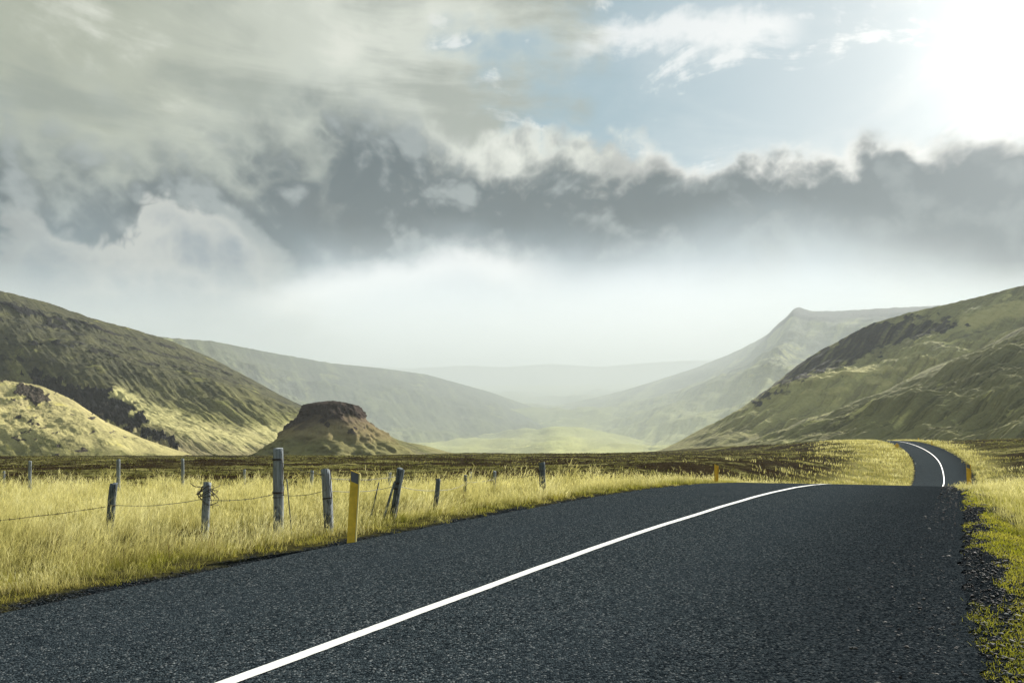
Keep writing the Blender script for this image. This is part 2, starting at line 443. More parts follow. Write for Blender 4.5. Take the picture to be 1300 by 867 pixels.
def build_ground():
    ys = np.concatenate([-sinhspace(2, 2500, 40, 8.)[::-1], np.arange(-1.9, 44, .17), 44 + sinhspace(.2, 4500, 420, 60)])
    xs = np.concatenate([-sinhspace(34, 4500, 180, 60)[::-1], np.arange(-33.8, 40, .20), sinhspace(40.2, 4500, 230, 80)])
    X, Y = np.meshgrid(xs, ys, indexing='ij')
    Z = ground_z(X, Y)
    me = mesh_np('ground', np.stack([X, Y, Z], -1).reshape(-1, 3), grid_quads(len(xs), len(ys)))
    d, _ = road_d(X, Y)
    d = np.where((Y > 330), 60, d)
    attr(me, 'road_distance', d)
    o = link('ground', me, ground_material())
    tag(o, 'brown heath and olive moorland spreading either side of the road', 'ground', kind='structure')
build_ground()

# ------------------------------------------------------------------ road and its line
def asphalt():
    m, t, b = material('chip_asphalt')
    p = pos(t); u = t.attr('road_distance')
    pw = p
    d1, c1 = t.voro(pw, 62.); r1, r2, r3 = t.sep(c1)
    d2, c2 = t.voro(pw, 150.); q1, q2, q3 = t.sep(c2)
    n1 = t.noise(p, .5, 5, .6); n2 = t.noise(p, 3.5, 5, .6)
    tone = t.mapr(r1 * .75 + q1 * .25, .15, 1.0, .0, 1.)
    c = t.mix(tone, (.006, .009, .012), (.064, .082, .092))
    c = t.mix(t.mapr(r2, .86, .98), c, (.17, .185, .19))
    c = t.mix(t.mapr(d1, .55, .95) * .6, c, (.008, .010, .012))
    wheel = t.mapr(t.m('ABSOLUTE', t.m('ABSOLUTE', u) - 1.75), .75, .25) * .28
    c = t.mix(t.mapr(n1 * .6 + n2 * .4, .35, .65) * .35 + wheel, c, t.mix(.5, c, (.034, .045, .055)))
    tar = t.mapr(u + (n1 - .5) * .9 + (n2 - .5) * .5, .9, 4.1)
    c = t.mix(tar * .7, c, t.mix(tone, (.004, .006, .008), (.028, .034, .040)))
    t.set(b.inputs['Base Color'], c)
    t.set(b.inputs['Normal'], t.bump(t.m('SUBTRACT', r3 * .9 + n2 * .3, d1 * 1.1), .85, .012))
    b.inputs['Roughness'].default_value = 1.; b.inputs['Specular IOR Level'].default_value = 0.
    return m
def road_ys():
    return np.concatenate([np.linspace(-58, -3, 60), np.arange(-2.9, 34, .1), 34 + sinhspace(.15, 290, 260, 25)])
def ribbon(ys, offs_fn, dz, zfn=None):
    """cross-sections along the road; offs_fn(k) gives lateral offsets (N,K)"""
    x, z = road_x(ys), road_z(ys); s = road_dx(ys); n = np.sqrt(1 + s * s)
    off = offs_fn(ys)                                    # (N,K)
    X = x[:, None] + off / n[:, None]; Y = ys[:, None] - off * (s / n)[:, None]
    Z = np.repeat(z[:, None], off.shape[1], 1) + dz - .0006 * off * off
    if zfn is not None: Z = Z + zfn(X, Y, off)
    return np.stack([X, Y, Z], -1), off
def build_road():
    ys = road_ys()
    base = np.concatenate([[-3.62, -3.5, -3.4], np.linspace(-3.2, 3.6, 24), [3.9, 4.1, 4.25]])
    def offs(y):
        nar = smooth(40, 62, y)[:, None]
        e_l = .10 * fbm(y / .55, 0., 2., 4) + .05 * pn(y / .17, 3.)
        e_r = .07 * fbm(y / .5, 5., 7., 5, .6) + .05 * pn(y / .2, 9.)
        o = np.repeat(base[None], len(y), 0)
        o[:, :3] += (e_l[:, None] * np.array([1, .85, .5])); o[:, -3:] += (e_r[:, None] * np.array([.5, .85, 1]))
        return np.where(o > 0, o * (1 - .20 * nar), o)
    def zf(X, Y, off):
        e = (smooth(3.45, 3.62, -off) + .35 * smooth(4.1, 4.25, off)) * smooth(60, 40, Y)
        return -.045 * e + .004 * fbm(X / 1.5, Y / 1.5, 1., 2)
    V, off = ribbon(ys, offs, 0., zf)
    me = mesh_np('road', V.reshape(-1, 3), grid_quads(len(ys), len(base))[:, ::-1])
    attr(me, 'road_distance', off)
    o = link('road', me, asphalt()); tag(o, 'dark chipped asphalt road running over a crest and winding on to the hills', 'road', kind='structure')
    m, t, b = material('line_paint')
    p = pos(t); n = t.noise(p, 26., 6, .7); n2 = t.noise(p, 2.0, 4, .6)
    d1, c1 = t.voro(p, 62.)
    t.set(b.inputs['Base Color'], t.mix(t.mapr(n * .6 + n2 * .3 + d1 * .12, .36, .45), (.30, .30, .29), t.mix(n2, (.76, .76, .73), (.84, .84, .82))))
    t.set(b.inputs['Normal'], t.bump(n - d1 * .8, .4, .006)); b.inputs['Roughness'].default_value = .6
    def offs2(y):
        w = .062
        j = .006 * pn(y / .12, 1.); k = .006 * pn(y / .12, 8.)
        return np.stack([-w + j, np.zeros_like(y), w + k], 1)
    V, off = ribbon(ys, offs2, .006, lambda X, Y, o: .004 * fbm(X / 1.5, Y / 1.5, 1., 2))
    me = mesh_np('road_marking', V.reshape(-1, 3), grid_quads(len(ys), 3)[:, ::-1])
    o = link('road_marking', me, m); tag(o, 'unbroken white centre line painted on the asphalt', 'road marking', kind='structure')
build_road()

# ------------------------------------------------------------------ hills
def hill_material(name, low, mid, high, rock, streak=(40, 2.5), streak_amt=.5, zones=(.12, .35, .62), bump=3., scale=1., patch=None):
    """colour follows height on the slope (v), gullies (streak noise along the fall line) and bare rock"""
    m, t, b = material(name)
    p = pos(t); uv = t.attr('slope_uv', 'Vector'); rk = t.attr('rock'); u, v, _ = t.sep(uv)
    big = t.noise(p, .012 * scale, 6, .6, .5); med = t.noise(p, .06 * scale, 7, .65, .4); fin = t.noise(p, .35 * scale, 6, .7)
    sx = t.noise(t.vec(u * streak[0] + (med - .5) * 1.2, v * streak[1], 0.), 1., 7, .62, .3)
    sx2 = t.noise(t.vec(u * streak[0] * 3.1, v * streak[1] * 1.5, 4.), 1., 6, .65, .2)
    vv = v + (big - .5) * .35 + (sx - .5) * .25
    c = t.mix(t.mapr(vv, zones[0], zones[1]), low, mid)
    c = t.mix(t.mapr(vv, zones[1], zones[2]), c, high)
    dk = t.mix(.62, c, rock)
    c = t.mix(t.mapr(sx * .65 + sx2 * .35, .52, .66) * streak_amt, c, dk)
    gu = t.attr('gully') + (sx2 - .5) * 2.5 + (med - .5) * 2.5
    c = t.mix(t.mapr(gu, .2, 1.3) * streak_amt * .8, c, dk)
    c = t.mix(t.mapr(gu, -.5, -1.5) * .4, c, t.mix(.5, mid, tuple(min(1, q * 1.9) for q in mid)))
    c = t.mix(t.mapr(sx2 * .6 + fin * .4, .38, .62) * .35, t.mix(.4, c, rock), c)
    if patch:
        c = t.mix(t.mapr(med * .55 + sx * .45 + (big - .5) * .5, .56, .66) * patch[1], c, patch[0])
    c = t.mix(t.mapr(med * .5 + fin * .5, .35, .65) * .5, c, t.mix(.35, c, tuple(min(1, q * 1.5) for q in mid)))
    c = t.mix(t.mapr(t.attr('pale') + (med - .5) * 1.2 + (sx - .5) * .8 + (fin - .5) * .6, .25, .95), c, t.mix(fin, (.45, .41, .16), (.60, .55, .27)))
    rc = t.mix(t.mapr(fin * .6 + sx2 * .4, .3, .7), tuple(q * .55 for q in rock), tuple(q * 1.5 for q in rock))
    rc = t.mix(t.mapr(med * .5 + fin * .5, .55, .66) * .6, rc, (.20, .165, .10))
    c = t.mix(t.mapr(rk + (fin - .5) * .5, .3, .65), c, rc)
    t.set(b.inputs['Base Color'], c)
    t.set(b.inputs['Normal'], t.bump(sx * .5 + med * .6 + fin * .35 + sx2 * .3, .9, bump))
    b.inputs['Roughness'].default_value = 1.; b.inputs['Specular IOR Level'].default_value = .03
    return m
def build_hill(name, ridge, rdepth, bdepth, bz, shift, mat, label, nu=420, nv=200, prof=1.25, round_px=10, top_smooth=.0, skew=0., amp=.05, gully=.06, gfreq=30, rockfn=None, seed=0., crest=.004, cat='hill', back=1.0):
    """ridge: photo outline put at its own distance rdepth; the slope runs from it down to a foot line at bdepth"""
    rp = np.array(ridge, float)
    px = np.linspace(rp[0, 0], rp[-1, 0], nu)
    py = np.interp(px, rp[:, 0], rp[:, 1])
    kern = np.hanning(2 * max(1, int(nu * round_px / (rp[-1, 0] - rp[0, 0]))) + 1); kern /= kern.sum()
    py = np.convolve(np.pad(py, len(kern)//2, mode='edge'), kern, 'valid')
    Dr = np.interp(px, *zip(*rdepth)); Db = np.interp(px, *zip(*bdepth))
    sh = np.interp(px, *zip(*shift)) if hasattr(shift, '__len__') else np.full(nu, shift, float)
    rz = CAMZ - (py - HY) * Dr / F
    Rp = np.stack([(px - CX) * Dr / F, Dr, rz], -1)
    Bp = np.stack([(px + sh - CX) * Db / F, Db, np.full(nu, float(bz))], -1)
    nb = nv // 5
    v = np.linspace(0, 1, nv)
    H = np.maximum(Rp[:, 2] - bz, 3.)[:, None]
    u = np.linspace(0, 1, nu)[:, None]
    t = v[None, :]
    P = Bp[:, None, :] + (Rp - Bp)[:, None, :] * t[..., None]
    P[..., 2] = bz + (Rp[:, 2] - bz)[:, None] * t ** prof
    L = np.hypot(Rp[:, 0] - Bp[:, 0], Rp[:, 1] - Bp[:, 1])[:, None]
    env = np.sin(np.pi * np.clip(t, 0, 1)) ** .7
    hs = float(np.median(H)); sc = max(hs, 8.)
    W = sc * .9
    n = fbm(P[..., 0] / W, P[..., 1] / W, seed, 6, .55)
    us = u + skew * t
    g = ridged(us * gfreq + .25 * n, t * 2.2, seed + 3., 4, .55)
    g2 = ridged(us * gfreq * 3.3 + .3 * n, t * 4., seed + 9., 4, .55)
    dz = H * env * (amp * n - (gully * g + gully * .45 * g2) * (1 - top_smooth * smooth(.45, .8, t + .12 * n)))
    rock = np.zeros_like(dz); pale = np.zeros_like(dz)
    if rockfn:
        qx, qz = P[..., 0] / P[..., 1] * F + CX, HY - (P[..., 2] + dz - CAMZ) / P[..., 1] * F
        rock, rd, *more = rockfn(qx, qz, u + 0 * t, t + 0 * u, n, H)
        if more:
            pale = more[0]; dz = dz + H * env * gully * (g + .45 * g2) * np.clip(pale, 0, 1) * .75
        dz = dz + rd
    dz = dz + crest * H * fbm(u * 90, t * 3, seed + 5., 5, .6) * smooth(.6, 1., t)
    P[..., 2] += dz
    # far side
    tb = np.linspace(0, 1, nb + 1)[1:]
    away = Rp.copy(); away[:, 2] = 0
    away = away / np.linalg.norm(away, axis=1)[:, None]
    last = P[:, -1, :]
    Bk = last[:, None, :] + away[:, None, :] * (tb[None, :, None] * np.minimum(L, 500.)[..., None] * back)
    Bk[..., 2] = last[:, 2][:, None] - (last[:, 2] - bz)[:, None] * tb[None, :] ** 1.5
    V = np.concatenate([P, Bk], 1)
    nvv = V.shape[1]
    me = mesh_np(name, V.reshape(-1, 3), grid_quads(nu, nvv))
    T = np.concatenate([t + 0 * u, np.ones((nu, nb))], 1); U = np.repeat(u, nvv, 1) + skew * T
    hn = np.concatenate([np.clip((P[..., 2] - bz) / max(1., Rp[:, 2].max() - bz), 0, 1), np.ones((nu, nb))], 1)
    attr_vec(me, 'slope_uv', np.stack([U, hn * .5 + T * .5, T], -1).reshape(-1, 3))
    attr(me, 'rock', np.concatenate([rock, np.zeros((nu, nb))], 1)); attr(me, 'pale', np.concatenate([pale, np.zeros((nu, nb))], 1))
    gl = .65 * g + .35 * g2; gl = (gl - gl.mean()) / gl.std() * (1 - top_smooth * smooth(.4, .75, t + .12 * n)); attr(me, 'gully', np.concatenate([gl, np.zeros((nu, nb))], 1))
    o = link(name, me, mat); tag(o, label, cat, kind='structure')
    return o
def polydist(qx, qy, pts):
    d = np.full(np.shape(qx), 1e9)
    for (x0, y0), (x1, y1) in zip(pts[:-1], pts[1:]):
        dx, dy = x1 - x0, y1 - y0
        t = np.clip(((qx - x0) * dx + (qy - y0) * dy) / (dx * dx + dy * dy), 0, 1)
        d = np.minimum(d, np.hypot(qx - x0 - t * dx, qy - y0 - t * dy))
    return d

# big dark hill on the left with a rocky ravine at its foot
def rock_left(qx, qy, u, t, n, H):
    f = fbm(qx / 13, qy / 9, 2.7, 4, .6)
    d = polydist(qx, qy, [(40, 478), (85, 500), (120, 512), (150, 528), (185, 547), (222, 566)])
    wid = np.interp(qx, [40, 90, 130, 160, 200, 228], [3, 10, 17, 15, 12, 5])
    k = smooth(1.25, .75, (d + 6 * n + 9 * f) / wid)
    jag = ridged(qx / 11, qy / 8, 3.3, 5, .62)
    d2 = polydist(qx, qy, [(115, 500), (140, 497)]); k = np.maximum(k, smooth(5, 2, d2 + 4 * f) * .9)
    br = fbm(u * 60, t * 26, 6., 4, .6)
    band = smooth(.05, .015, np.abs(t - .86 - .03 * n)) + .8 * smooth(.03, .008, np.abs(t - .70 - .03 * n))
    band = band * smooth(-.1, .35, fbm(u * 9, t * 2, 6., 3) + .25) * smooth(-.15, .2, br)
    strata = smooth(.35, .9, np.sin(6.283 * (t * 9 + .8 * n)) * .7 + 1.1 * br) * smooth(.50, .62, t) * smooth(.99, .93, t) * .55
    dp = polydist(qx, qy, [(150, 508), (190, 530), (240, 548), (300, 560), (370, 552)])
    pale = smooth(34, 4, dp + 10 * n + 4 * f) * .75 * (1 - smooth(.3, .6, k))
    return np.clip(k + .65 * band * smooth(.75, .6, u) + strata, 0, 1), k * (jag * 9. - 3.) + band * .012 * H + strata * .01 * H, pale
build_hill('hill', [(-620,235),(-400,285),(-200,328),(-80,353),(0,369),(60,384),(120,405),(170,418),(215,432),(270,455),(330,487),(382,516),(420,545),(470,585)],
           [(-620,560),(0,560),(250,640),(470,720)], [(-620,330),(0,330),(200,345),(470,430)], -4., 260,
           hill_material('left_hill', (.42,.36,.19), (.26,.25,.09), (.072,.073,.048), (.018,.018,.019), (44, 1.6), .85, (.08,.20,.44), 5., 1.1, ((.27,.27,.085), .7)),  # dark upper zone: basalt and scree colour with cloud shade painted in
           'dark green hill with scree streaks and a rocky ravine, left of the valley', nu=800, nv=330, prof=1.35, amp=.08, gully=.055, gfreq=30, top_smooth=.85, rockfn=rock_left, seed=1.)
# cream knoll below it
def rock_knoll(qx, qy, u, t, n, H):
    f = fbm(qx / 8, qy / 6, 1.7, 4, .6)
    d = polydist(qx, qy, [(28, 494), (50, 507)]); k = smooth(11, 3, d + 9 * n + 8 * f)
    sc = smooth(.42, .75, fbm(qx / 16, qy / 8, 9.1, 4, .6) + .25 * n) * .8
    return np.clip(k + sc, 0, 1) * .9, k * 1.8 * ridged(qx / 6, qy / 5, 5., 4) + sc * .5 * f, smooth(.2, .5, t) * .3
build_hill('hill', [(-500,452),(-300,462),(-120,474),(0,482),(50,489),(90,506),(130,533),(180,556),(228,573),(262,586)],
           [(-500,330),(262,330)], [(-500,225),(262,262)], -3., 60,
           hill_material('cream_knoll', (.17,.175,.055), (.50,.45,.19), (.54,.47,.22), (.06,.05,.04), (26, 3.), .4, (.10,.20,.75), 2., 2.2, ((.50,.44,.07), .6)),
           'sunlit cream coloured grassy knoll in front of the big left hill', nu=480, nv=220, prof=.85, amp=.10, gully=.05, gfreq=14, rockfn=rock_knoll, seed=4.)
# distant left ridge
build_hill('hill', [(60,405),(150,419),(215,429),(270,433),(340,447),(420,461),(480,467),(540,475),(620,497),(700,525),(790,560)],
           [(60,1500),(480,1900),(790,2200)], [(60,900),(790,1000)], -40., 120,
           hill_material('far_ridge', (.48,.49,.19), (.24,.26,.115), (.14,.155,.09), (.04,.04,.04), (30, 2.4), .6, (.1,.3,.6), 8., .6, ((.30,.31,.10), .6)),
           'hazy grey green ridge sloping behind the left hill', nu=420, nv=200, prof=1.2, amp=.08, gully=.05, gfreq=18, seed=7.)
# mesa and its long slope
def rock_mesa(qx, qy, u, t, n, H):
    k = smooth(.84, .97, t + .16 * n) * smooth(930, 985, qx) * .6
    return np.clip(k, 0, 1), k * 0.
build_hill('mountain', [(430,590),(500,576),(560,556),(600,542),(640,531),(700,516),(750,506),(790,496),(830,484),(880,468),(930,448),(960,433),(975,424),(990,409),(999,402),(1004,396),(1009,391),(1015,390),(1022,392.5),(1030,395),(1060,395),(1130,391),(1250,385),(1400,380)],
           [(430,2500),(1010,2200),(1400,2100)], [(430,900),(1010,760),(1400,700)], -40., -140,
           hill_material('mesa_slope', (.66,.65,.25), (.46,.47,.19), (.20,.215,.135), (.045,.045,.045), (24, 2.8), .7, (.08,.35,.68), 9., .6, ((.46,.45,.18), .7)),
           'flat topped mesa fading into mist above a long pale green slope', nu=560, nv=260, prof=1.2, amp=.08, gully=.05, gfreq=18, skew=-.12, round_px=4.5, rockfn=rock_mesa, seed=9., cat='mountain')
# plateau closing the valley
build_hill('hill', [(100,452),(300,458),(430,463),(520,468),(590,464),(640,466),(700,462),(760,466),(830,460),(900,457),(1100,448),(1300,445)],
           [(100,7000),(1300,7000)], [(100,4600),(1300,4600)], -50., 0,
           hill_material('far_plateau', (.16,.17,.09), (.12,.13,.07), (.10,.11,.07), (.07,.07,.07), (24, 2.), .4, (.1,.3,.6), 8., .4),
           'faint plateau closing the far end of the misty valley', nu=300, nv=80, prof=1.1, amp=.05, gully=.03, gfreq=14, seed=12., back=.6)
# broad valley floor rising into the mist
build_hill('valley_floor', [(-100,520),(200,505),(420,497),(600,490),(800,488),(1000,484),(1200,478)],
           [(-100,3800),(1200,3800)], [(-100,860),(1200,820)], -14., 0,
           hill_material('valley_grass', (.62,.62,.22), (.44,.46,.17), (.34,.36,.16), (.06,.06,.055), (9, 3.2), .45, (.05,.3,.6), 8., .7, ((.70,.68,.28), .7)),
           'pale yellow green valley floor rising gently into the mist', nu=360, nv=220, prof=1.12, amp=.10, gully=.05, gfreq=9, seed=23., cat='valley', back=.5)
# right hill behind
def rock_right(qx, qy, u, t, n, H):
    f = fbm(qx / 16, qy / 9, 5.5, 4, .6)
    d = polydist(qx, qy, [(955, 512), (990, 492), (1020, 470), (1060, 452), (1100, 436), (1150, 420), (1215, 414)])
    wid = np.interp(qx, [950, 1000, 1080, 1150, 1220], [5, 13, 20, 16, 8])
    k = smooth(1.3, .6, (d + 8 * n + 11 * f) / wid)
    r = ridged(u * 60, t * 5, 2., 4)
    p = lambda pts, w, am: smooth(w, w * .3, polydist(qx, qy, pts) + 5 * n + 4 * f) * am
    pale = p([(920, 504), (1000, 489), (1060, 477), (1110, 471), (1145, 470)], 8, 1.) + p([(1100, 482), (1126, 488)], 9, .8) + p([(1165, 455), (1188, 458)], 7, 1.) + p([(1225, 412), (1262, 398), (1300, 392), (1400, 380)], 17, .8) + p([(1020, 500), (1070, 495)], 5, .6)  # cream grass bands that also paint sunlit patches into the slope colour
    d2 = polydist(qx, qy, [(1080, 505), (1110, 488), (1128, 480)]); k2 = smooth(14, 5, d2 + 9 * n) * .35
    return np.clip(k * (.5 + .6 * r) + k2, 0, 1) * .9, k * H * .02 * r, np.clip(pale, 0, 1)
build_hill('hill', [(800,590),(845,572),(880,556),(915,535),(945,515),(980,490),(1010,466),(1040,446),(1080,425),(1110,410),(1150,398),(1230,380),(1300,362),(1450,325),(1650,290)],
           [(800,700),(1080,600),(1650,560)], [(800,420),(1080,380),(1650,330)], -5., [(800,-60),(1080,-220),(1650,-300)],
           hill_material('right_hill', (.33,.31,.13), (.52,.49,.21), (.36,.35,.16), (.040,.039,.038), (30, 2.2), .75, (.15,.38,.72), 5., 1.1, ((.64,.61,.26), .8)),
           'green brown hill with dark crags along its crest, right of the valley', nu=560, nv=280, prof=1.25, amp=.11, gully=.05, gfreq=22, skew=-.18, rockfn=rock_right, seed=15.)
# right hill in front
build_hill('hill', [(830,592),(880,581),(930,567),(1000,547),(1076,520),(1121,498),(1146,485),(1175,469),(1250,440),(1300,414),(1450,345),(1700,270)],
           [(830,460),(1146,380),(1700,330)], [(830,300),(1146,265),(1400,235),(1700,210)], -3., [(830,-60),(1146,-300),(1700,-480)],
           hill_material('right_slope', (.42,.40,.165), (.30,.29,.145), (.41,.395,.19), (.030,.027,.025), (46, 1.3), .95, (.1,.4,.7), 4., 1.5, ((.70,.66,.28), .85)),
           'dark streaked slope dropping to the far road at the right', nu=560, nv=280, prof=1.15, amp=.10, gully=.06, gfreq=24, skew=-.32, seed=19.)
# butte
def build_butte():
    Y = 300.
    k = Y / F
    cx = (418 - CX) * k
    lev = [(590, 110, 128), (583, 102, 112), (575, 90, 100), (566, 78, 88), (558, 68, 76), (548, 58, 62), (538, 51, 50), (530, 45, 41), (524, 40, 36), (520, 36, 33), (515, 33, 29), (513, 26, 22), (511.2, 15, 11), (510, 7, 5), (509.7, 0.01, 0.01)]
    lev = np.array(lev); s = np.linspace(0, len(lev) - 1, 110)
    pyv = np.interp(s, np.arange(len(lev)), lev[:, 0]); rl = np.interp(s, np.arange(len(lev)), lev[:, 1]); rr = np.interp(s, np.arange(len(lev)), lev[:, 2])
    nth = 260
    th = np.linspace(0, 2 * np.pi, nth, endpoint=False)
    w = .5 + .5 * np.cos(th)
    r = (rl[:, None] * (1 - w) + rr[:, None] * w) * k
    z = (CAMZ - (pyv - HY) * k)[:, None] + 0 * th[None]
    X = cx + r * np.cos(th); Yy = Y + 6 + r * 1.25 * np.sin(th)
    hh = np.clip((575 - pyv) / 63, 0, 1)[:, None] + 0 * th[None]
    n = fbm(X / 9, Yy / 9, z / 9, 5, .55); g = ridged(th[None] * 7 + .3 * n, hh * 1.5, 3., 4)
    rim = .10 * fbm(np.cos(th)[None] * 1.6 + 0 * hh, np.sin(th)[None] * 1.6, 5., 4); cliff = smooth(.66, .80, hh + rim) * smooth(1.0, .93, hh) * (.4 + .6 * smooth(-.2, .3, fbm(np.cos(th)[None] * 3 + 0 * hh, np.sin(th)[None] * 3, hh * 2, 3)))
    cl = ridged(X / 3.2, Yy / 3.2, z / 9, 4, .6)
    f = 1 + .11 * n * smooth(0, .2, 1 - hh) - .06 * g * (1 - hh) * smooth(0, .3, hh) + cliff * (.26 * cl)
    X = cx + (X - cx) * f; Yy = Y + 6 + (Yy - Y - 6) * f
    ou = smooth(.35, .75, fbm(X / 5, Yy / 5, z / 5, 4, .6)) * smooth(.2, .4, hh) * smooth(.95, .7, hh)
    z = z + .5 * n * (1 - .5 * hh) + 1.3 * cl * smooth(.8, 1, hh) + ou * .6
    V = np.stack([X, Yy, z], -1)
    i = np.arange(110 * nth).reshape(110, nth)
    q = np.stack([i[:-1], np.roll(i[:-1], -1, 1), np.roll(i[1:], -1, 1), i[1:]], -1).reshape(-1, 4)
    me = mesh_np('butte', V.reshape(-1, 3), q)
    attr_vec(me, 'slope_uv', np.stack([np.repeat(th[None] / 6.283, 110, 0), hh, hh], -1).reshape(-1, 3))
    side = .5 - .5 * np.cos(th)[None]  # weights rock colour to the left, painting that flank's shade
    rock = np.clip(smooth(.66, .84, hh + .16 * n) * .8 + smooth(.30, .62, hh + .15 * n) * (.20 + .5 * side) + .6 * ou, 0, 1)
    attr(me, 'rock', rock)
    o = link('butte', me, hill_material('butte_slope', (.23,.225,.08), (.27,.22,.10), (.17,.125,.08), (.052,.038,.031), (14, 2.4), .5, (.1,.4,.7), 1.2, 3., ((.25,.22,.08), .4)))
    tag(o, 'dark rocky cone shaped butte with a flat cap rising from the heath', 'butte', kind='structure')
build_butte()

# ------------------------------------------------------------------ grass
def grass_material(name='grass', transl=.45):
    m = bpy.data.materials.new(name); m.use_nodes = True; t = NT(m.node_tree)
    m.node_tree.nodes.remove(m.node_tree.nodes['Principled BSDF'])
    c = t.attr('tint', 'Color')
    df = t.n('ShaderNodeBsdfDiffuse'); t.set(df.inputs[0], c)
    tr = t.n('ShaderNodeBsdfTranslucent'); t.set(tr.inputs[0], c)
    mx = t.n('ShaderNodeMixShader'); mx.inputs[0].default_value = transl
    m.node_tree.links.new(df.outputs[0], mx.inputs[1]); m.node_tree.links.new(tr.outputs[0], mx.inputs[2])
    m.node_tree.links.new(mx.outputs[0], m.node_tree.nodes['Material Output'].inputs['Surface'])
    return m
def blades(base, h, w, lean, root, tip, curl=.35, plume=0.):
    """base (N,3); h,w (N); lean (N,2) horizontal tip offset as a share of h; root,tip colours (N,3)"""
    N = len(base); ts = np.array([0, .35, .7, 1.])
    yaw = RNG.uniform(0, math.pi, N); sx, sy = np.cos(yaw) * w * .5, np.sin(yaw) * w * .5
    ks = np.array([1., .85, .6, .0]) if plume == 0 else np.array([.55, .7, 1., .0])
    vs, cs = [], []
    for i, tt in enumerate(ts):
        hx = lean[:, 0] * h * tt ** 1.7; hy = lean[:, 1] * h * tt ** 1.7
        ll = np.clip(np.hypot(lean[:, 0], lean[:, 1]), 0, 1.4)
        z = h * tt * (1 - curl * ll * tt)
        p = base + np.stack([hx, hy, z], -1)
        col = root + (tip - root) * tt
        if i < 3:
            o = np.stack([sx * ks[i], sy * ks[i], 0 * sx], -1)
            vs += [p - o, p + o]; cs += [col, col]
        else:
            vs.append(p); cs.append(col)
    V = np.stack(vs, 1); Cc = np.stack(cs, 1)
    b = (np.arange(N) * 7)[:, None]
    Q = np.concatenate([b + np.array([[0, 1, 3, 2]]), b + np.array([[2, 3, 5, 4]])], 0)
    T = b + np.array([[4, 5, 6]])
    return V.reshape(-1, 3), Q, T, Cc.reshape(-1, 3)
class Grass:
    def __init__(s): s.V, s.Q, s.T, s.C, s.n = [], [], [], [], 0
    def add(s, *a, **k):
        V, Q, T, Cc = blades(*a, **k)
        s.V.append(V); s.Q.append(Q + s.n); s.T.append(T + s.n); s.C.append(Cc); s.n += len(V)
    def build(s, name, mat, label, cat):
        me = mesh_np(name, np.concatenate(s.V), np.concatenate(s.Q), np.concatenate(s.T))
        attr_col(me, 'tint', np.concatenate(s.C))
        o = link(name, me, mat); return tag(o, label, cat, kind='stuff')
def tints(N, pal, pts, sc=.45, spread=.12):
    """palette picked by noise over the ground plus jitter per blade"""
    pal = np.array(pal); n = fbm(pts[:, 0] * sc, pts[:, 1] * sc, 2.2, 3) * .55 + .5 + RNG.normal(0, .16, N)
    f = np.clip(n, 0, .999) * (len(pal) - 1); i = f.astype(int); f = (f - i)[:, None]
    c = pal[i] * (1 - f) + pal[i + 1] * f
    return np.clip(c * (1 + RNG.normal(0, spread, (N, 1))), 0, 1)
def in_view(X, Y, m=60):
    px = X / np.maximum(Y, .1) * F + CX
    return (px > -m) & (px < 1300 + m) & (Y > 1)
STRAW = [(.26,.235,.06), (.48,.435,.14), (.70,.64,.25), (.84,.79,.42)]
GREEN = [(.075,.085,.016), (.14,.14,.026), (.26,.23,.05), (.38,.32,.10)]
MOSS = [(.16,.18,.012), (.28,.29,.02), (.40,.38,.04), (.48,.43,.08)]
def scatter(n, x0, x1, y0, y1, keep):
    X = RNG.uniform(x0, x1, n); Y = RNG.uniform(y0, y1, n)
    k = in_view(X, Y); X, Y = X[k], Y[k]
    d, _ = road_d(X, Y); p = keep(X, Y, d); k = RNG.uniform(0, 1, len(X)) < p
    return X[k], Y[k], d[k]
def wind(N, X, Y, amt=.3, rnd=.25):
    a = fbm(X * .35, Y * .35, 5.5, 2)
    return np.stack([amt * (.6 + .8 * a) + RNG.normal(0, rnd, N), -.1 + RNG.normal(0, rnd, N)], -1)
GM = grass_material()
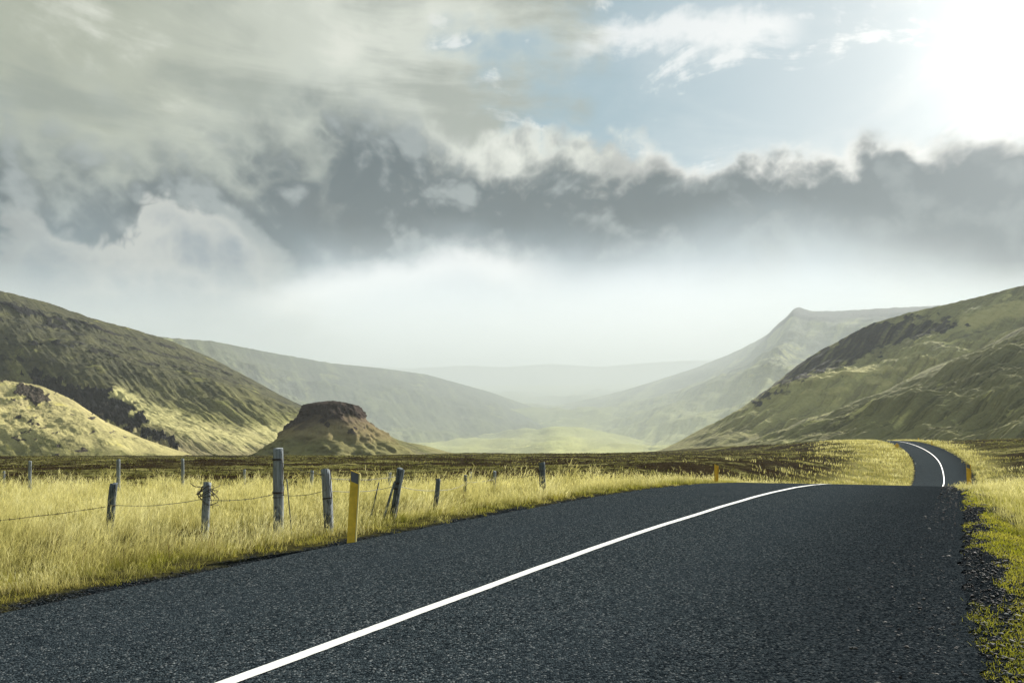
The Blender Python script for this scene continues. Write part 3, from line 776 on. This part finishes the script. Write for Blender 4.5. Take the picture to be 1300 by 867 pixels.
def build_field():
    g = Grass()
    # tall straw grass of the field
    def keep(X, Y, d):
        edge = -4.1 - .42 * fbm(X * 1.1, Y * 1.1, 1., 3)
        far = 26.5 + 2.5 * fbm(X * .25, Y * .25, 3., 3)
        dens = np.clip(.55 + 1.1 * fbm(X * 1.3, Y * 1.3, 9., 3), .08, 1)
        dens = dens * np.clip(.35 + (edge - d) * .8, 0, 1)
        return (d < edge) * (Y < far) * dens * np.minimum(1, (9.5 / np.maximum(Y, 5)) ** .8)
    X, Y, d = scatter(900000, -22, 8, 5.5, 30, keep)
    N = len(X); print('field blades', N)
    Z = ground_z(X, Y) - .01
    hh = (.36 + .30 * fbm(X * .9, Y * .9, 4., 4)) * RNG.uniform(.55, 1.2, N) * np.clip(.40 + (-4.1 - d) * .40, .36, 1) * RNG.choice([.6, 1., 1.], N)
    hh = np.clip(hh, .12, .75)
    tip = tints(N, STRAW, np.stack([X, Y], -1)); root = tints(N, GREEN, np.stack([X, Y], -1))
    wd = .0035 * np.maximum(1, Y / 10) * RNG.uniform(.6, 1.4, N)
    g.add(np.stack([X, Y, Z], -1), hh, wd, wind(N, X, Y), root, tip)
    # brown dead stalks and dark tussocks
    k = (RNG.uniform(0, 1, N) < .05) & (fbm(X * 1.4, Y * 1.4, 51., 3) > .12)
    M = k.sum(); dk = tints(M, [(.10,.06,.025), (.20,.13,.05), (.30,.21,.09)], np.stack([X[k], Y[k]], -1), 1.)
    g.add(np.stack([X[k], Y[k], Z[k]], -1), hh[k] * RNG.uniform(.7, 1.5, M), .005 * np.maximum(1, Y[k] / 9), wind(M, X[k], Y[k], .1, .2), dk * .7, dk)
    # nodding seed heads above it
    k = RNG.uniform(0, 1, N) < .32
    Xs, Ys, Zs, hs = X[k], Y[k], Z[k], hh[k] * RNG.uniform(1.1, 1.45, k.sum())
    M = len(Xs); tp = tints(M, STRAW[1:], np.stack([Xs, Ys], -1)); ln = wind(M, Xs, Ys, .35, .2)
    g.add(np.stack([Xs, Ys, Zs], -1), hs, .002 * np.maximum(1, Ys / 9), ln, tp * .8, tp)
    for j in range(5):
        f = RNG.uniform(.72, 1., M)
        q = np.stack([Xs + ln[:, 0] * hs * f ** 1.7, Ys + ln[:, 1] * hs * f ** 1.7,
                      Zs + hs * f * (1 - .35 * np.hypot(ln[:, 0], ln[:, 1]) * f)], -1)
        g.add(q, hs * .22, .0022 * np.maximum(1, Ys / 9), ln * 1.5 + RNG.normal(0, .45, (M, 2)), tp, tp * 1.06, plume=1.)
    g.build('field_grass', GM, 'tall straw coloured grass blowing in the field left of the road', 'grass')
build_field()
def build_verge():
    g = Grass()
    # short yellow green turf along the left edge
    def keep(X, Y, d):
        e = -3.72 - .26 * fbm(X * 1.6, Y * 1.6, 2., 4)
        return (d < e) * (d > -5.0) * np.clip(.22 + 2.0 * fbm(X * 2.2, Y * 2.2, 6., 4), .03, 1) * np.minimum(1, (9 / np.maximum(Y, 5)) ** .6)
    X, Y, d = scatter(700000, -9, 12, 5, 34, keep); N = len(X); Z = ground_z(X, Y)
    g.add(np.stack([X, Y, Z], -1), RNG.uniform(.03, .17, N) * np.clip(.6 + (-3.8 - d) * 1.1, .5, 1.8), .0045 * np.maximum(1, Y / 9), wind(N, X, Y, .15, .5),
          tints(N, GREEN, np.stack([X, Y], -1)), tints(N, [MOSS[1], MOSS[2], STRAW[1], STRAW[2]], np.stack([X, Y], -1), 1.2))
    # right edge: yellow green patches thinning into the gravel
    def keepr(X, Y, d):
        n = fbm(d * 1.5, Y * .42, 12., 4) + .35 * fbm(X * 3, Y * 3, 3., 3)
        lim = 4.15
        return np.clip((n * 1.7 + .35 * pn(X * 9, Y * 9, 3.) + (d - lim) * .9) * 1.8, 0, 1) ** 1.5 * (d > 3.55) * (d < 9) * np.minimum(1, (9 / np.maximum(Y, 4)) ** .6)
    X, Y, d = scatter(2600000, -1, 24, 3.5, 34, keepr); N = len(X); Z = ground_z(X, Y)
    g.add(np.stack([X, Y, Z - .003], -1), RNG.uniform(.012, .06, N) * np.clip(.55 + (d - 4.2) * .6, .5, 2.2) * np.where(RNG.uniform(0, 1, N) < .08, 2.2, 1.), .0032 * np.maximum(1, Y / 8), wind(N, X, Y, .1, .6),
          tints(N, MOSS, np.stack([X, Y], -1), 1.), tints(N, MOSS[1:], np.stack([X, Y], -1), 1.2))
    g.build('verge_grass', GM, 'short yellow green grass and moss creeping over the road edge gravel', 'grass')
    g = Grass()
    # tall straw tufts right of the road and on the crest verge left
    def keept(X, Y, d):
        n = fbm(X * .7, Y * .7, 21., 3)
        r = (d > 4.85 - .3 * n + np.clip((13 - Y) * .09, 0, .8) - np.clip((Y - 13) * .055, 0, .8)) * (d < 15) * np.clip(.55 + n, .1, 1)
        l = (d < -4.1) * (d > -8) * (Y > 17) * np.clip(.5 + 1.3 * n, .05, 1)
        return (r + l) * np.minimum(1, (12 / np.maximum(Y, 6)) ** .9)
    X, Y, d = scatter(800000, -5, 40, 5, 60, keept); N = len(X); Z = ground_z(X, Y) - .01
    hh = np.clip((.40 + .3 * fbm(X * .7, Y * .7, 14., 3)) * RNG.uniform(.5, 1.2, N), .1, .8) * np.where(d > 0, np.clip(.5 + (d - 4.7) * .5, .4, 1.05), .8)
    ln = wind(N, X, Y, -.18, .28)
    tp = tints(N, STRAW[1:], np.stack([X, Y], -1))
    g.add(np.stack([X, Y, Z], -1), hh, .004 * np.maximum(1, Y / 10) * RNG.uniform(.6, 1.4, N), ln, tints(N, GREEN, np.stack([X, Y], -1)), tp)
    k = RNG.uniform(0, 1, N) < .14; M = k.sum()
    for j in range(5):
        f = RNG.uniform(.75, 1.05, M); hs = hh[k] * 1.12; lk = ln[k]
        q = np.stack([X[k] + lk[:, 0] * hs * f ** 1.7, Y[k] + lk[:, 1] * hs * f ** 1.7, Z[k] + hs * f * (1 - .35 * np.hypot(lk[:, 0], lk[:, 1]) * f)], -1)
        g.add(q, hs * .22, .0024 * np.maximum(1, Y[k] / 9), lk + RNG.normal(0, .45, (M, 2)), tp[k], tp[k] * 1.06, plume=1.)
    # coarser tufts along the far road
    def keepf(X, Y, d):
        n = fbm(X * .22, Y * .22, 31., 3); a = np.abs(d)
        return (a > 3.9) * np.clip(1.25 - (a - 3.9) / np.where(d > 0, 3.2 + 3 * n, 9 + 8 * n) + .5 * n, 0, 1) * np.minimum(1, (60 / Y) ** .5)
    X, Y, d = scatter(330000, 5, 135, 58, 215, keepf); N = len(X); Z = ground_z(X, Y) - .02
    print('far tufts', N)
    g.add(np.stack([X, Y, Z], -1), RNG.uniform(.25, .65, N), .0007 * Y * RNG.uniform(.6, 1.4, N), wind(N, X, Y, -.15, .35),
          tints(N, [GREEN[1], GREEN[2], STRAW[0], STRAW[1]], np.stack([X, Y], -1), .2), tints(N, STRAW, np.stack([X, Y], -1), .2))
    g.build('tussock_grass', GM, 'pale straw tussocks along the right verge, the crest and the far road', 'grass')
build_verge()
def build_heath():
    g = Grass()
    H = [(.011,.0075,.0035), (.022,.0155,.007), (.038,.027,.011), (.040,.034,.011)]
    O = [(.05,.053,.012), (.10,.10,.024), (.17,.16,.045), (.28,.25,.085)]
    def keep(X, Y, d):
        return (np.abs(d) > np.where((d > 0) & (Y > 55), 7.5, 12)) * ((Y > 27) | (d > 0)) * np.minimum(1, (40 / np.maximum(Y, 20)) ** .9)
    X, Y, d = scatter(620000, -190, 190, 24, 280, keep); N = len(X); Z = ground_z(X, Y) - .02
    print('heath', N)
    n = fbm(X * .045, Y * .10, 40., 4) + .45 * fbm(X * .3, Y * .3, 41., 2)
    ol = (n + RNG.normal(0, .07, N)) > .16
    P = np.stack([X, Y], -1)
    tip = np.where(ol[:, None], tints(N, O, P, .25), tints(N, H, P, .4)); root = tip * np.array([.8, .8, .7])
    g.add(np.stack([X, Y, Z], -1), RNG.uniform(.07, .24, N) * np.where(ol, 1.25, .8), .0012 * Y * RNG.uniform(.6, 1.5, N), RNG.normal(0, .45, (N, 2)), root, tip)
    g.build('heather', GM, 'low brown heather and olive grass covering the moor', 'heather')
build_heath()

# ------------------------------------------------------------------ loose stones on both shoulders
def build_gravel():
    phi = (1 + 5 ** .5) / 2
    iv = np.array([(-1,phi,0),(1,phi,0),(-1,-phi,0),(1,-phi,0),(0,-1,phi),(0,1,phi),(0,-1,-phi),(0,1,-phi),(phi,0,-1),(phi,0,1),(-phi,0,-1),(-phi,0,1)]) / 1.9
    it = np.array([(0,11,5),(0,5,1),(0,1,7),(0,7,10),(0,10,11),(1,5,9),(5,11,4),(11,10,2),(10,7,6),(7,1,8),(3,9,4),(3,4,2),(3,2,6),(3,6,8),(3,8,9),(4,9,5),(2,4,11),(6,2,10),(8,6,7),(9,8,1)])
    def keep(X, Y, d):
        l = (d < -3.4) * (d > -4.1) * np.clip(1.1 - np.abs(d + 3.6) / .28, 0, 1)
        r = (d > np.where(Y > 14, 3.75, 3.2)) * (d < 6.2) * np.clip(1.1 - np.abs(d - 4.45) / 1.25, 0, 1) ** 1.5
        return (l * .8 + r) * np.minimum(1, (8 / np.maximum(Y, 3)) ** 1.1)
    X, Y, d = scatter(330000, -9, 22, 3.5, 33, keep); N = len(X); Z = np.where((d > -3.4) & (d < 4.15), road_z(road_d(X, Y)[1]) - .0006 * d * d, ground_z(X, Y))
    print('stones', N)
    s = np.clip(RNG.lognormal(math.log(.0072), .42, N), .004, .024) * np.where(d > 4.3, 1.35, 1.) * np.maximum(1, Y / 12)
    sh = 1 + RNG.normal(0, .18, (N, 12, 1)); sc = RNG.uniform(.7, 1.3, (N, 1, 3)) * np.array([1, 1, .7])
    a = RNG.uniform(0, 6.28, N); ca, sa = np.cos(a)[:, None], np.sin(a)[:, None]
    V = iv[None] * sh * sc * s[:, None, None]
    V = np.stack([V[..., 0] * ca - V[..., 1] * sa, V[..., 0] * sa + V[..., 1] * ca, V[..., 2]], -1) + np.stack([X, Y, Z + s * .25], -1)[:, None]
    T = (np.arange(N) * 12)[:, None, None] + it[None]
    me = mesh_np('gravel', V.reshape(-1, 3), None, T.reshape(-1, 3), False)
    g = np.clip(RNG.lognormal(math.log(.040), .6, N), .012, .32)
    col = g[:, None] * np.array([1., .99, .97]) * (1 + RNG.normal(0, .05, (N, 3)))
    attr_col(me, 'tint', np.repeat(col, 12, 0))
    m, t, b = material('stone'); t.set(b.inputs['Base Color'], t.attr('tint', 'Color')); b.inputs['Roughness'].default_value = .8
    o = link('gravel', me, m); tag(o, 'dark loose gravel scattered along both edges of the asphalt', 'gravel', kind='stuff')
build_gravel()

# ------------------------------------------------------------------ fence posts
def wood_material(name, tone, dark, lichen=.25):
    m, t, b = material(name)
    p = pos(t); X, Y, Z = t.sep(p)
    g = t.noise(t.vmul(p, (42., 42., 2.2)), 1., 7, .7, .3); f = t.noise(t.vmul(p, (16., 16., 1.4)), 1., 5, .6)
    n = t.noise(p, 9., 6, .6); l = t.noise(p, 24., 6, .65)
    c = t.mix(t.mapr(g * .7 + f * .3, .36, .62), dark, tone)
    c = t.mix(t.mapr(g, .42, .34), c, (.016, .016, .016))
    c = t.mix(t.mapr(t.noise(t.vmul(p, (11., 11., 5.)), 1., 5, .65) - t.mapr(Z, .9, .1) * .10, .44, .36) * .75, c, tuple(q * .45 for q in dark))
    c = t.mix(t.mapr(n * .5 + l * .5, .54, .62) * lichen, c, (.42, .45, .38))
    t.set(b.inputs['Base Color'], c)
    t.set(b.inputs['Normal'], t.bump(g + f * .6, .8, .012)); b.inputs['Roughness'].default_value = .85
    return m
WOOD = wood_material('weathered_wood', (.30, .33, .345), (.12, .135, .145))
WOOD_DARK = wood_material('dark_weathered_wood', (.135, .16, .175), (.045, .055, .062), .12)
WIRE = simple('rusty_wire', (.045, .035, .03), .7, .3, 60)
WIRE_GREY = simple('old_wire', (.13, .13, .125), .6, .3, 60)
def pole_mesh(mb, p0, p1, r0, r1, n=18, rough=.05, seed=0, slant=.0):
    """weathered round timber from p0 to p1, with flats, cracks and a worn sawn top"""
    p0, p1 = Vector(p0), Vector(p1); ax = (p1 - p0).normalized()
    x = ax.cross(Vector((0, 1, 0))).normalized(); y = ax.cross(x).normalized()
    K = 16; vs, fs = [], []
    for i in range(K + 1):
        t = i / K; r = r0 + (r1 - r0) * t; c = p0 + (p1 - p0) * t
        c = c + x * float(pn(t * 1.7, seed * 3.1, 1.)) * r * .25 + y * float(pn(t * 1.7, seed * 3.1, 8.)) * r * .25
        for k in range(n):
            q = 2 * math.pi * k / n
            rr = r * (1 + rough * 1.6 * float(pn(math.cos(q) * 1.6, math.sin(q) * 1.6, seed + t * 1.2)) - .13 * max(0, float(pn(k * 1.3, seed * 2., t * .8)) - .25))
            v = c + (x * math.cos(q) + y * math.sin(q)) * rr
            if i == K: v += ax * (slant * r * math.cos(q + seed) + r * .12 * float(pn(k * .9, seed, 3.)))
            vs.append(v)
    for i in range(K):
        for k in range(n):
            fs.append([i*n+k, i*n+(k+1) % n, (i+1)*n+(k+1) % n, (i+1)*n+k])
    top = [K*n+k for k in range(n)]
    cvi = len(vs); vs.append(sum((vs[j] for j in top), Vector()) / n - ax * r1 * .1)
    for k in range(n): fs.append([top[k], top[(k+1) % n], cvi])
    mb.add(vs, fs)
def ring(mb, c, ax, r, w=.006, turns=1):
    ax = Vector(ax).normalized(); x = ax.cross(Vector((0, 1, 0))).normalized(); y = ax.cross(x)
    n = 20 * turns
    mb.tube([Vector(c) + (x * math.cos(6.2832 * i * turns / n) + y * math.sin(6.2832 * i * turns / n)) * r + ax * w * 1.6 * (i / 20 - turns / 2) for i in range(n + 1)], w, 5)
FG_NEAR = 'leaning fence posts of the old field fence'
FG_FAR = 'thin posts of the fence at the far edge of the field'
def local(v, o): return Vector(v) - Vector(o)
def post(top, Y, wpx, lean_px, label, group, mat=None, dy=0., rough=.06, slant=.25, seed=1, wires=()):
    """top: photo pixel of the post's head; lean_px: sideways shift of its foot"""
    mat = mat or WOOD
    T = at(*top, Y); foot_x = T.x + lean_px * Y / F
    gz = float(ground_z(foot_x, Y + dy)); o = Vector((foot_x, Y + dy, gz))
    r = wpx * .5 * Y / F
    root = empty('fence_post', o, label, 'fence post', group)
    ax = (T - o)
    mb = MB(); pole_mesh(mb, -ax.normalized() * .15, ax, r * 1.08, r, rough=rough, seed=seed, slant=slant)
    mb.build('timber', mat, root, True)
    for (py, turns, w) in wires:
        f = (CAMZ - (py - HY) * Y / F - o.z) / ax.z
        m2 = MB(); ring(m2, ax * f, ax, r * 1.10, w, turns); m2.build('wire_loop', WIRE, root, True)
    return root, o, ax, r
posts = {}
def P(key, *a, **k): posts[key] = post(*a, **k); return posts[key]
P('a', (145, 614), 12.5, 9.5, -8, 'short round grey post sunk in tall grass, leaning right, leftmost near post', FG_NEAR, WOOD_DARK, slant=.3, seed=2, wires=((641, 1, .007),))
P('b', (263, 612), 12.5, 9., -4, 'short grey post with a tangle of rusty wire at its head', FG_NEAR, WOOD, slant=.2, seed=5)
P('c', (352, 569), 13.2, 12., 2, 'tallest thick grey post with dark wire bands standing in the grass', FG_NEAR, WOOD, rough=.10, slant=.15, seed=8, wires=((583, 2, .008), (625, 2, .009), (631, 1, .006)))
P('d', (413, 597), 12.6, 10.5, 6, 'stout split grey post just left of the large yellow road marker', FG_NEAR, WOOD, rough=.16, slant=.5, seed=11, wires=((632, 2, .006),))
P('e', (508, 595), 14.5, 8., -11, 'leaning dark post propped by two crossed braces', FG_NEAR, WOOD_DARK, rough=.12, slant=.4, seed=14, wires=((613, 2, .010), (620, 2, .010)))
P('f', (556, 608), 16., 6., -4, 'dark slim post leaning right, alone in pale grass right of the braced post', FG_NEAR, WOOD_DARK, slant=.3, seed=17)
P('g', (591, 603), 20., 4., -1, 'dark slender post of a close pair, the left one', FG_NEAR, WOOD_DARK, seed=20)
P('h', (597, 599), 25., 4., -1, 'pale slender post of a close pair, the right one', FG_FAR, WOOD, seed=23)
P('i', (628, 598), 22., 3.6, -1, 'thin grey post between the close pair and the thick dark post', FG_NEAR, WOOD, seed=26)
P('j', (688, 587), 20.5, 7.5, 1, 'thick dark post on the crest verge, rightmost of the fence', FG_NEAR, WOOD_DARK, rough=.08, slant=.2, seed=29, wires=((597, 1, .008),))
# a prop, a second stick and the dangling wire of the posts above
def stick(parent_key, name, t_px, b_px, Y, r, mat, seed):
    root, o, ax, rr = posts[parent_key]
    mb = MB(); T = at(*t_px, Y); B = at(*b_px, Y); B.z = float(ground_z(B.x, Y)) - .05
    pole_mesh(mb, local(B, o), local(T, o), r, r * .9, n=10, rough=.12, seed=seed, slant=.4)
    mb.build(name, mat, root, True)
stick('e', 'brace', (501, 612), (484, 646), 14.3, .022, WOOD, 31)
stick('e', 'brace', (512, 596), (498, 648), 14.42, .026, WOOD, 37)
def tangle():
    root, o, ax, r = posts['b']; rg = random.Random(4); mb = MB()
    c0 = local(at(263, 622, 12.5), o)
    for j in range(9):
        q0 = rg.uniform(0, 6.28); L = rg.uniform(3.5, 8.); pts = []
        for i in range(16):
            q = q0 + L * i / 15
            rad = r * 1.15 + .02 + .085 * (.5 + .5 * math.sin(i * .8 + j)) * (i / 15)
            pts.append(c0 + Vector((math.cos(q) * rad * 1.25, math.sin(q) * rad, .07 * math.sin(i * .55 + j * 2) - .012 * i * (j % 3) * .5)))
        mb.tube(pts, .0045, 5)
    for e in ((241, 613), (244, 616), (273, 633), (270, 645), (276, 624)):
        p1 = local(at(*e, 12.45), o); mid = (c0 + p1) / 2 + Vector((rg.uniform(-.03, .03), 0, rg.uniform(-.03, .05)))
        mb.tube([c0, c0.lerp(mid, .5) + Vector((0, 0, .02)), mid, mid.lerp(p1, .5) - Vector((0, 0, .015)), p1], .0048, 5)
    mb.build('wire_tangle', WIRE, root, True)
tangle()
def hanging():
    root, o, ax, r = posts['c']; mb = MB()
    pts = [local(at(*p, 13.15), o) for p in ((358, 584), (359.5, 594), (358.8, 606), (360.5, 618), (360, 629))]
    mb.tube(pts, .006, 5); mb.build('wire_end', WIRE, root, True)
    root, o, ax, r = posts['d']; mb = MB()
    pts = [local(at(*p, 12.5), o) for p in ((419, 596), (420.5, 606), (419, 618), (421, 628), (420, 640))]
    mb.tube(pts, .007, 5); mb.build('wire_end', WIRE, root, True)
hanging()
# thin far posts
for i, (tp, Y, w, ln, lab) in enumerate([
        ((5, 598), 26., 2.6, 0, 'short thin post at the far field edge, nearest the left picture edge'),
        ((38, 585), 24.5, 3.6, -1, 'thin pale post against brown heath, second from the left at the far edge'),
        ((150, 583), 24., 4.2, 0, 'thin pale post standing behind the short leaning grey post'),
        ((232, 582), 24., 3.6, 0, 'thin pale post midway between the grey post and the wire tangled post'),
        ((310, 596), 27., 3.0, 0, 'short faint thin post left of the tallest post'),
        ((396, 597), 23., 4.2, -2, 'small post seen behind, between the tallest post and the split post'),
        ((495, 600), 22., 3.6, -2, 'thin pale post just left of the braced post')]):
    post(tp, Y, w, ln, lab, FG_FAR, WOOD, slant=.2, seed=41 + i * 3)
# loose sticks
for tp, bp, Y, r, lab in (((364, 608), (371, 652), 12.9, .011, 'thin bare stick leaning beside the tallest post'),
                          ((481, 612), (468, 641), 14.6, .013, 'thin dark stick leaning left of the braced post')):
    B = at(*bp, Y); B.z = float(ground_z(B.x, Y)); mb = MB()
    o = Vector(B); T = at(*tp, Y) - o
    pole_mesh(mb, -T.normalized() * .08, T, r, r * .8, n=8, rough=.15, seed=Y)
    ob = mb.build('stick', WOOD_DARK, None, True); ob.location = o
    tag(ob, lab, 'stick', 'loose sticks along the old fence')
# wire strands: each hangs between two posts
def strand(p0, p1, sag, label, barbs=True, r=.0048, mat=None):
    p0, p1 = Vector(p0), Vector(p1); L = (p1 - p0).length; n = max(8, int(L / .12)); pts = []
    for i in range(n + 1):
        t = i / n; pts.append(p0.lerp(p1, t) - Vector((0, 0, sag * 4 * t * (1 - t))) + Vector((0, 0, .006 * float(pn(t * L * 3, 1., L)))))
    o = pts[0].copy(); mb = MB(); mb.tube([p - o for p in pts], r, 5)
    root = empty('fence_wire', o, label, 'fence wire', 'wire strands of the old field fence')
    mb.build('strand', mat or WIRE_GREY, root, True)
    if barbs:
        for i in range(1, n):
            b = MB(); c = pts[i] - o
            for q in (-1, 1):
                v = Vector((random.uniform(-.4, .4), random.uniform(-.4, .4), q)).normalized() * .018
                w_ = Vector((random.uniform(-.2, .2), 1, .2 * q)).normalized() * .006
                b.tube([c - v, c - v * .2 + w_, c + v], .0030, 4)
            b.build('barb', mat or WIRE_GREY, root)
def on(key, py):
    root, o, ax, r = posts[key]; Y = o.y
    f = (CAMZ - (py - HY) * Y / F - o.z) / ax.z
    return o + ax * f + Vector((0, -r - .004, 0))
strand(at(-40, 664, 11.0), on('a', 642), .02, 'barbed wire strand running off left from the leftmost near post', r=.005, mat=WIRE)
strand(on('a', 640), on('b', 632), .06, 'slack wire between the leftmost near post and the wire tangled post', False)
strand(on('b', 634), on('c', 626), .05, 'wire from the wire tangled post to the tallest post')
strand(on('c', 627), on('d', 622), .05, 'wire between the tallest post and the split post', False)
strand(on('d', 622), on('e', 616), .06, 'wire from the split post past the yellow marker to the braced post', False)
strand(on('e', 616), on('f', 622), .04, 'wire from the braced post to the lone dark post', False)
strand(on('f', 622), on('g', 614), .05, 'wire from the lone dark post to the close pair', False)

strand(on('g', 612), on('i', 608), .03, 'wire between the close pair and the thin grey post', False)
strand(on('i', 607), on('j', 600), .05, 'wire from the thin grey post to the thick dark post on the crest verge', False)
strand(on('c', 584), on('d', 603), .03, 'upper wire from the head of the tallest post to the split post', False)
strand(on('d', 606), on('e', 604), .05, 'upper wire passing behind the yellow marker', False)

# ------------------------------------------------------------------ road markers
YEL = simple('yellow_plastic', (.86, .56, .045), .45, .2, 9, .4)
YEL_L = simple('pale_yellow_edge', (.88, .74, .28), .45, .08, 6, .4)
ORG = simple('orange_plastic', (.88, .50, .03), .45, .2, 9, .4)
GREYB = simple('grey_reflector', (.12, .125, .13), .4, .15, 20, .5)
WHITE = simple('white_plastic', (.72, .72, .68), .5, .06, 6, .4)
def marker(top, Y, h, w, label, group, mat=None, edge=None, refl=True, lean=0., yaw=.25, base_z=None):
    """flat hollow-backed delineator: tapered blade, slanted top, raised side flange, grey reflector"""
    mat = mat or YEL; T = at(*top, Y)
    gz = float(ground_z(T.x - lean, Y)); o = Vector((T.x - lean, Y, gz)); H = T.z - gz
    root = empty('road_marker', o, label, 'road marker', group)
    root.rotation_euler = (0, 0, yaw)
    def blade(mb, x0, x1, y0, y1, z0, z1, slant, lw=lean):
        def X(x, z): return x + lw * z / H
        sh = slant * (x1 - x0) * .5
        vs = []
        for (z, s) in ((z0, 0), (z1, 1)):
            for (x, y) in ((x0, y0), (x1, y0), (x1, y1), (x0, y1)):
                zz = z + (sh if x == x0 else -sh) * s if s else z
                k = .94 if not s else 1.
                vs.append((X(x * k, zz), y, zz))
        mb.add(vs, [[0,3,2,1],[4,5,6,7],[0,1,5,4],[1,2,6,5],[2,3,7,6],[3,0,4,7]])
    a = MB(); blade(a, -w/2, w/2, -.018, .018, -.12, H, .42); a.build('blade', mat, root)
    e = MB(); blade(e, w/2 + .002, w/2 + .022, -.045, .03, -.12, H - w * .22, .42); e.build('flange', edge or mat, root)
    if refl:
        g = MB(); zt = H - .012
        def Xl(x, z): return x + lean * z / H
        ww = w * .94 / 2; d = .15 * min(1, h); sl = .42 * w * .5
        vs = [(Xl(-ww, zt), -.022, zt + sl * .94), (Xl(ww, zt), -.022, zt - sl * .94), (Xl(ww, zt), -.022, zt - sl - d), (Xl(-ww, zt), -.022, zt + sl - d),]
        vs += [(x, -.019, z) for x, y, z in vs]
        g.add(vs, [[0,3,2,1],[4,5,6,7],[0,1,5,4],[1,2,6,5],[2,3,7,6],[3,0,4,7]]); g.build('reflector', GREYB, root)
    return root
MG = 'yellow road markers along the asphalt'
marker((450.5, 598.5), 11.55, 1., .118, 'large yellow marker with grey band and slanted top at the near road edge', MG, YEL, YEL_L, lean=.06, yaw=.15)
marker((909, 590), 31.5, 1., .12, 'small orange yellow marker left of the road near the crest', MG, ORG, ORG, False, yaw=.2)
marker((1229, 589), 32.5, 1., .14, 'orange yellow marker in pale tussocks right of the road', MG, ORG, ORG, True, lean=-.03, yaw=-.2)
marker((1221, 585), 127., .9, .12, 'tiny pale marker right of the far bend, lowest on that side', MG, YEL_L, YEL_L, False)
marker((1203, 571), 150., .8, .14, 'tiny pale marker right of the far road, halfway up the rise', MG, YEL_L, YEL_L, False)
marker((1183, 560.3), 168., 1., .28, 'tiny yellow marker right of the far road just below its top', MG, YEL, YEL, False)
marker((1166, 555.8), 196., 1.1, .30, 'tiny yellow marker right of the far road at its top', MG, YEL, YEL, False)
WG = 'white posts along the far road'
marker((1162, 587), 127., .9, .18, 'tiny white post left of the far road at the lower bend', WG, WHITE, WHITE, False)
marker((1130, 560), 186., .9, .24, 'tiny white post left of the far road near its top', WG, WHITE, WHITE, False)
marker((1142.5, 570.5), 158., .9, .2, 'tiny white post beside the little yellow diamond sign', WG, WHITE, WHITE, False)
def warning_sign():
    Y = 160.; T = at(1138.5, 566, Y); gz = float(ground_z(T.x, Y)); o = Vector((T.x, Y, gz)); H = T.z - gz
    root = empty('road_sign', o, 'little yellow diamond sign left of the far road', 'road sign')
    mb = MB(); mb.tube([(0, 0, -.2), (0, 0, H - .25)], .05, 8); mb.build('pole', GREYB, root)
    s = .52; zc = max(H - s, .6); mb = MB()
    f = [(0, zc + s), (-s, zc), (0, zc - s), (s, zc)]
    mb.add([(x, -.08, z) for x, z in f] + [(x, -.055, z) for x, z in f], [[0,1,2,3],[7,6,5,4],[0,4,5,1],[1,5,6,2],[2,6,7,3],[3,7,4,0]])
    mb.build('sign_plate', ORG, root)
warning_sign()

# ------------------------------------------------------------------ white farmhouses far beyond the heath
def house(px, Y, w, d, h, rz, label):
    x = (px - CX) * Y / F; z = float(ground_z(x, Y)); root = empty('farmhouse', (x, Y, z), label, 'house', 'white farm buildings beyond the heath')
    root.rotation_euler = (0, 0, rz)
    mb = MB(); W2, D2 = w / 2, d / 2
    mb.add([(-W2,-D2,-3),(W2,-D2,-3),(W2,D2,-3),(-W2,D2,-3),(-W2,-D2,h),(W2,-D2,h),(W2,D2,h),(-W2,D2,h),(-W2,0,h+d*.38),(W2,0,h+d*.38)],
           [[0,1,5,4],[2,3,7,6],[1,2,6,9,5],[3,0,4,8,7],[4,5,9,8],[6,7,8,9],[0,3,2,1]])
    mb.build('wall', WHITE, root)
    rb = MB(); e = .35; rh = d * .38
    for s in (-1, 1):
        rb.add([(-W2-e, s*(D2+e), h-.25), (W2+e, s*(D2+e), h-.25), (W2+e, 0, h+rh+.06), (-W2-e, 0, h+rh+.06),
                (-W2-e, s*(D2+e), h-.05), (W2+e, s*(D2+e), h-.05), (W2+e, 0, h+rh+.26), (-W2-e, 0, h+rh+.26)],
               [[0,3,2,1],[4,5,6,7],[0,1,5,4],[1,2,6,5],[2,3,7,6],[3,0,4,7]])
    roof = rb.build('roof', simple('grey_roof', (.5, .5, .5), .6), root)
    cb = MB(); cb.box(-.4 + W2 * .5, .4 + W2 * .5, -.4, .4, h + rh * .6, h + rh + 1.3); cb.build('chimney', GREYB, roof)
    wb = []
    for k in (-.55, 0, .55):
        q = MB(); q.box(k * W2 - .5, k * W2 + .5, -D2 - .04, -D2 + .02, 1.0, 2.3); q.build('window', GREYB, root)
house(541.5, 820., 5.0, 5., 3.0, .3, 'small white farmhouse on the heath skyline, the left of two')
house(547.0, 830., 3.6, 4.5, 3.0, .1, 'small white farm building on the heath skyline, the right of two')
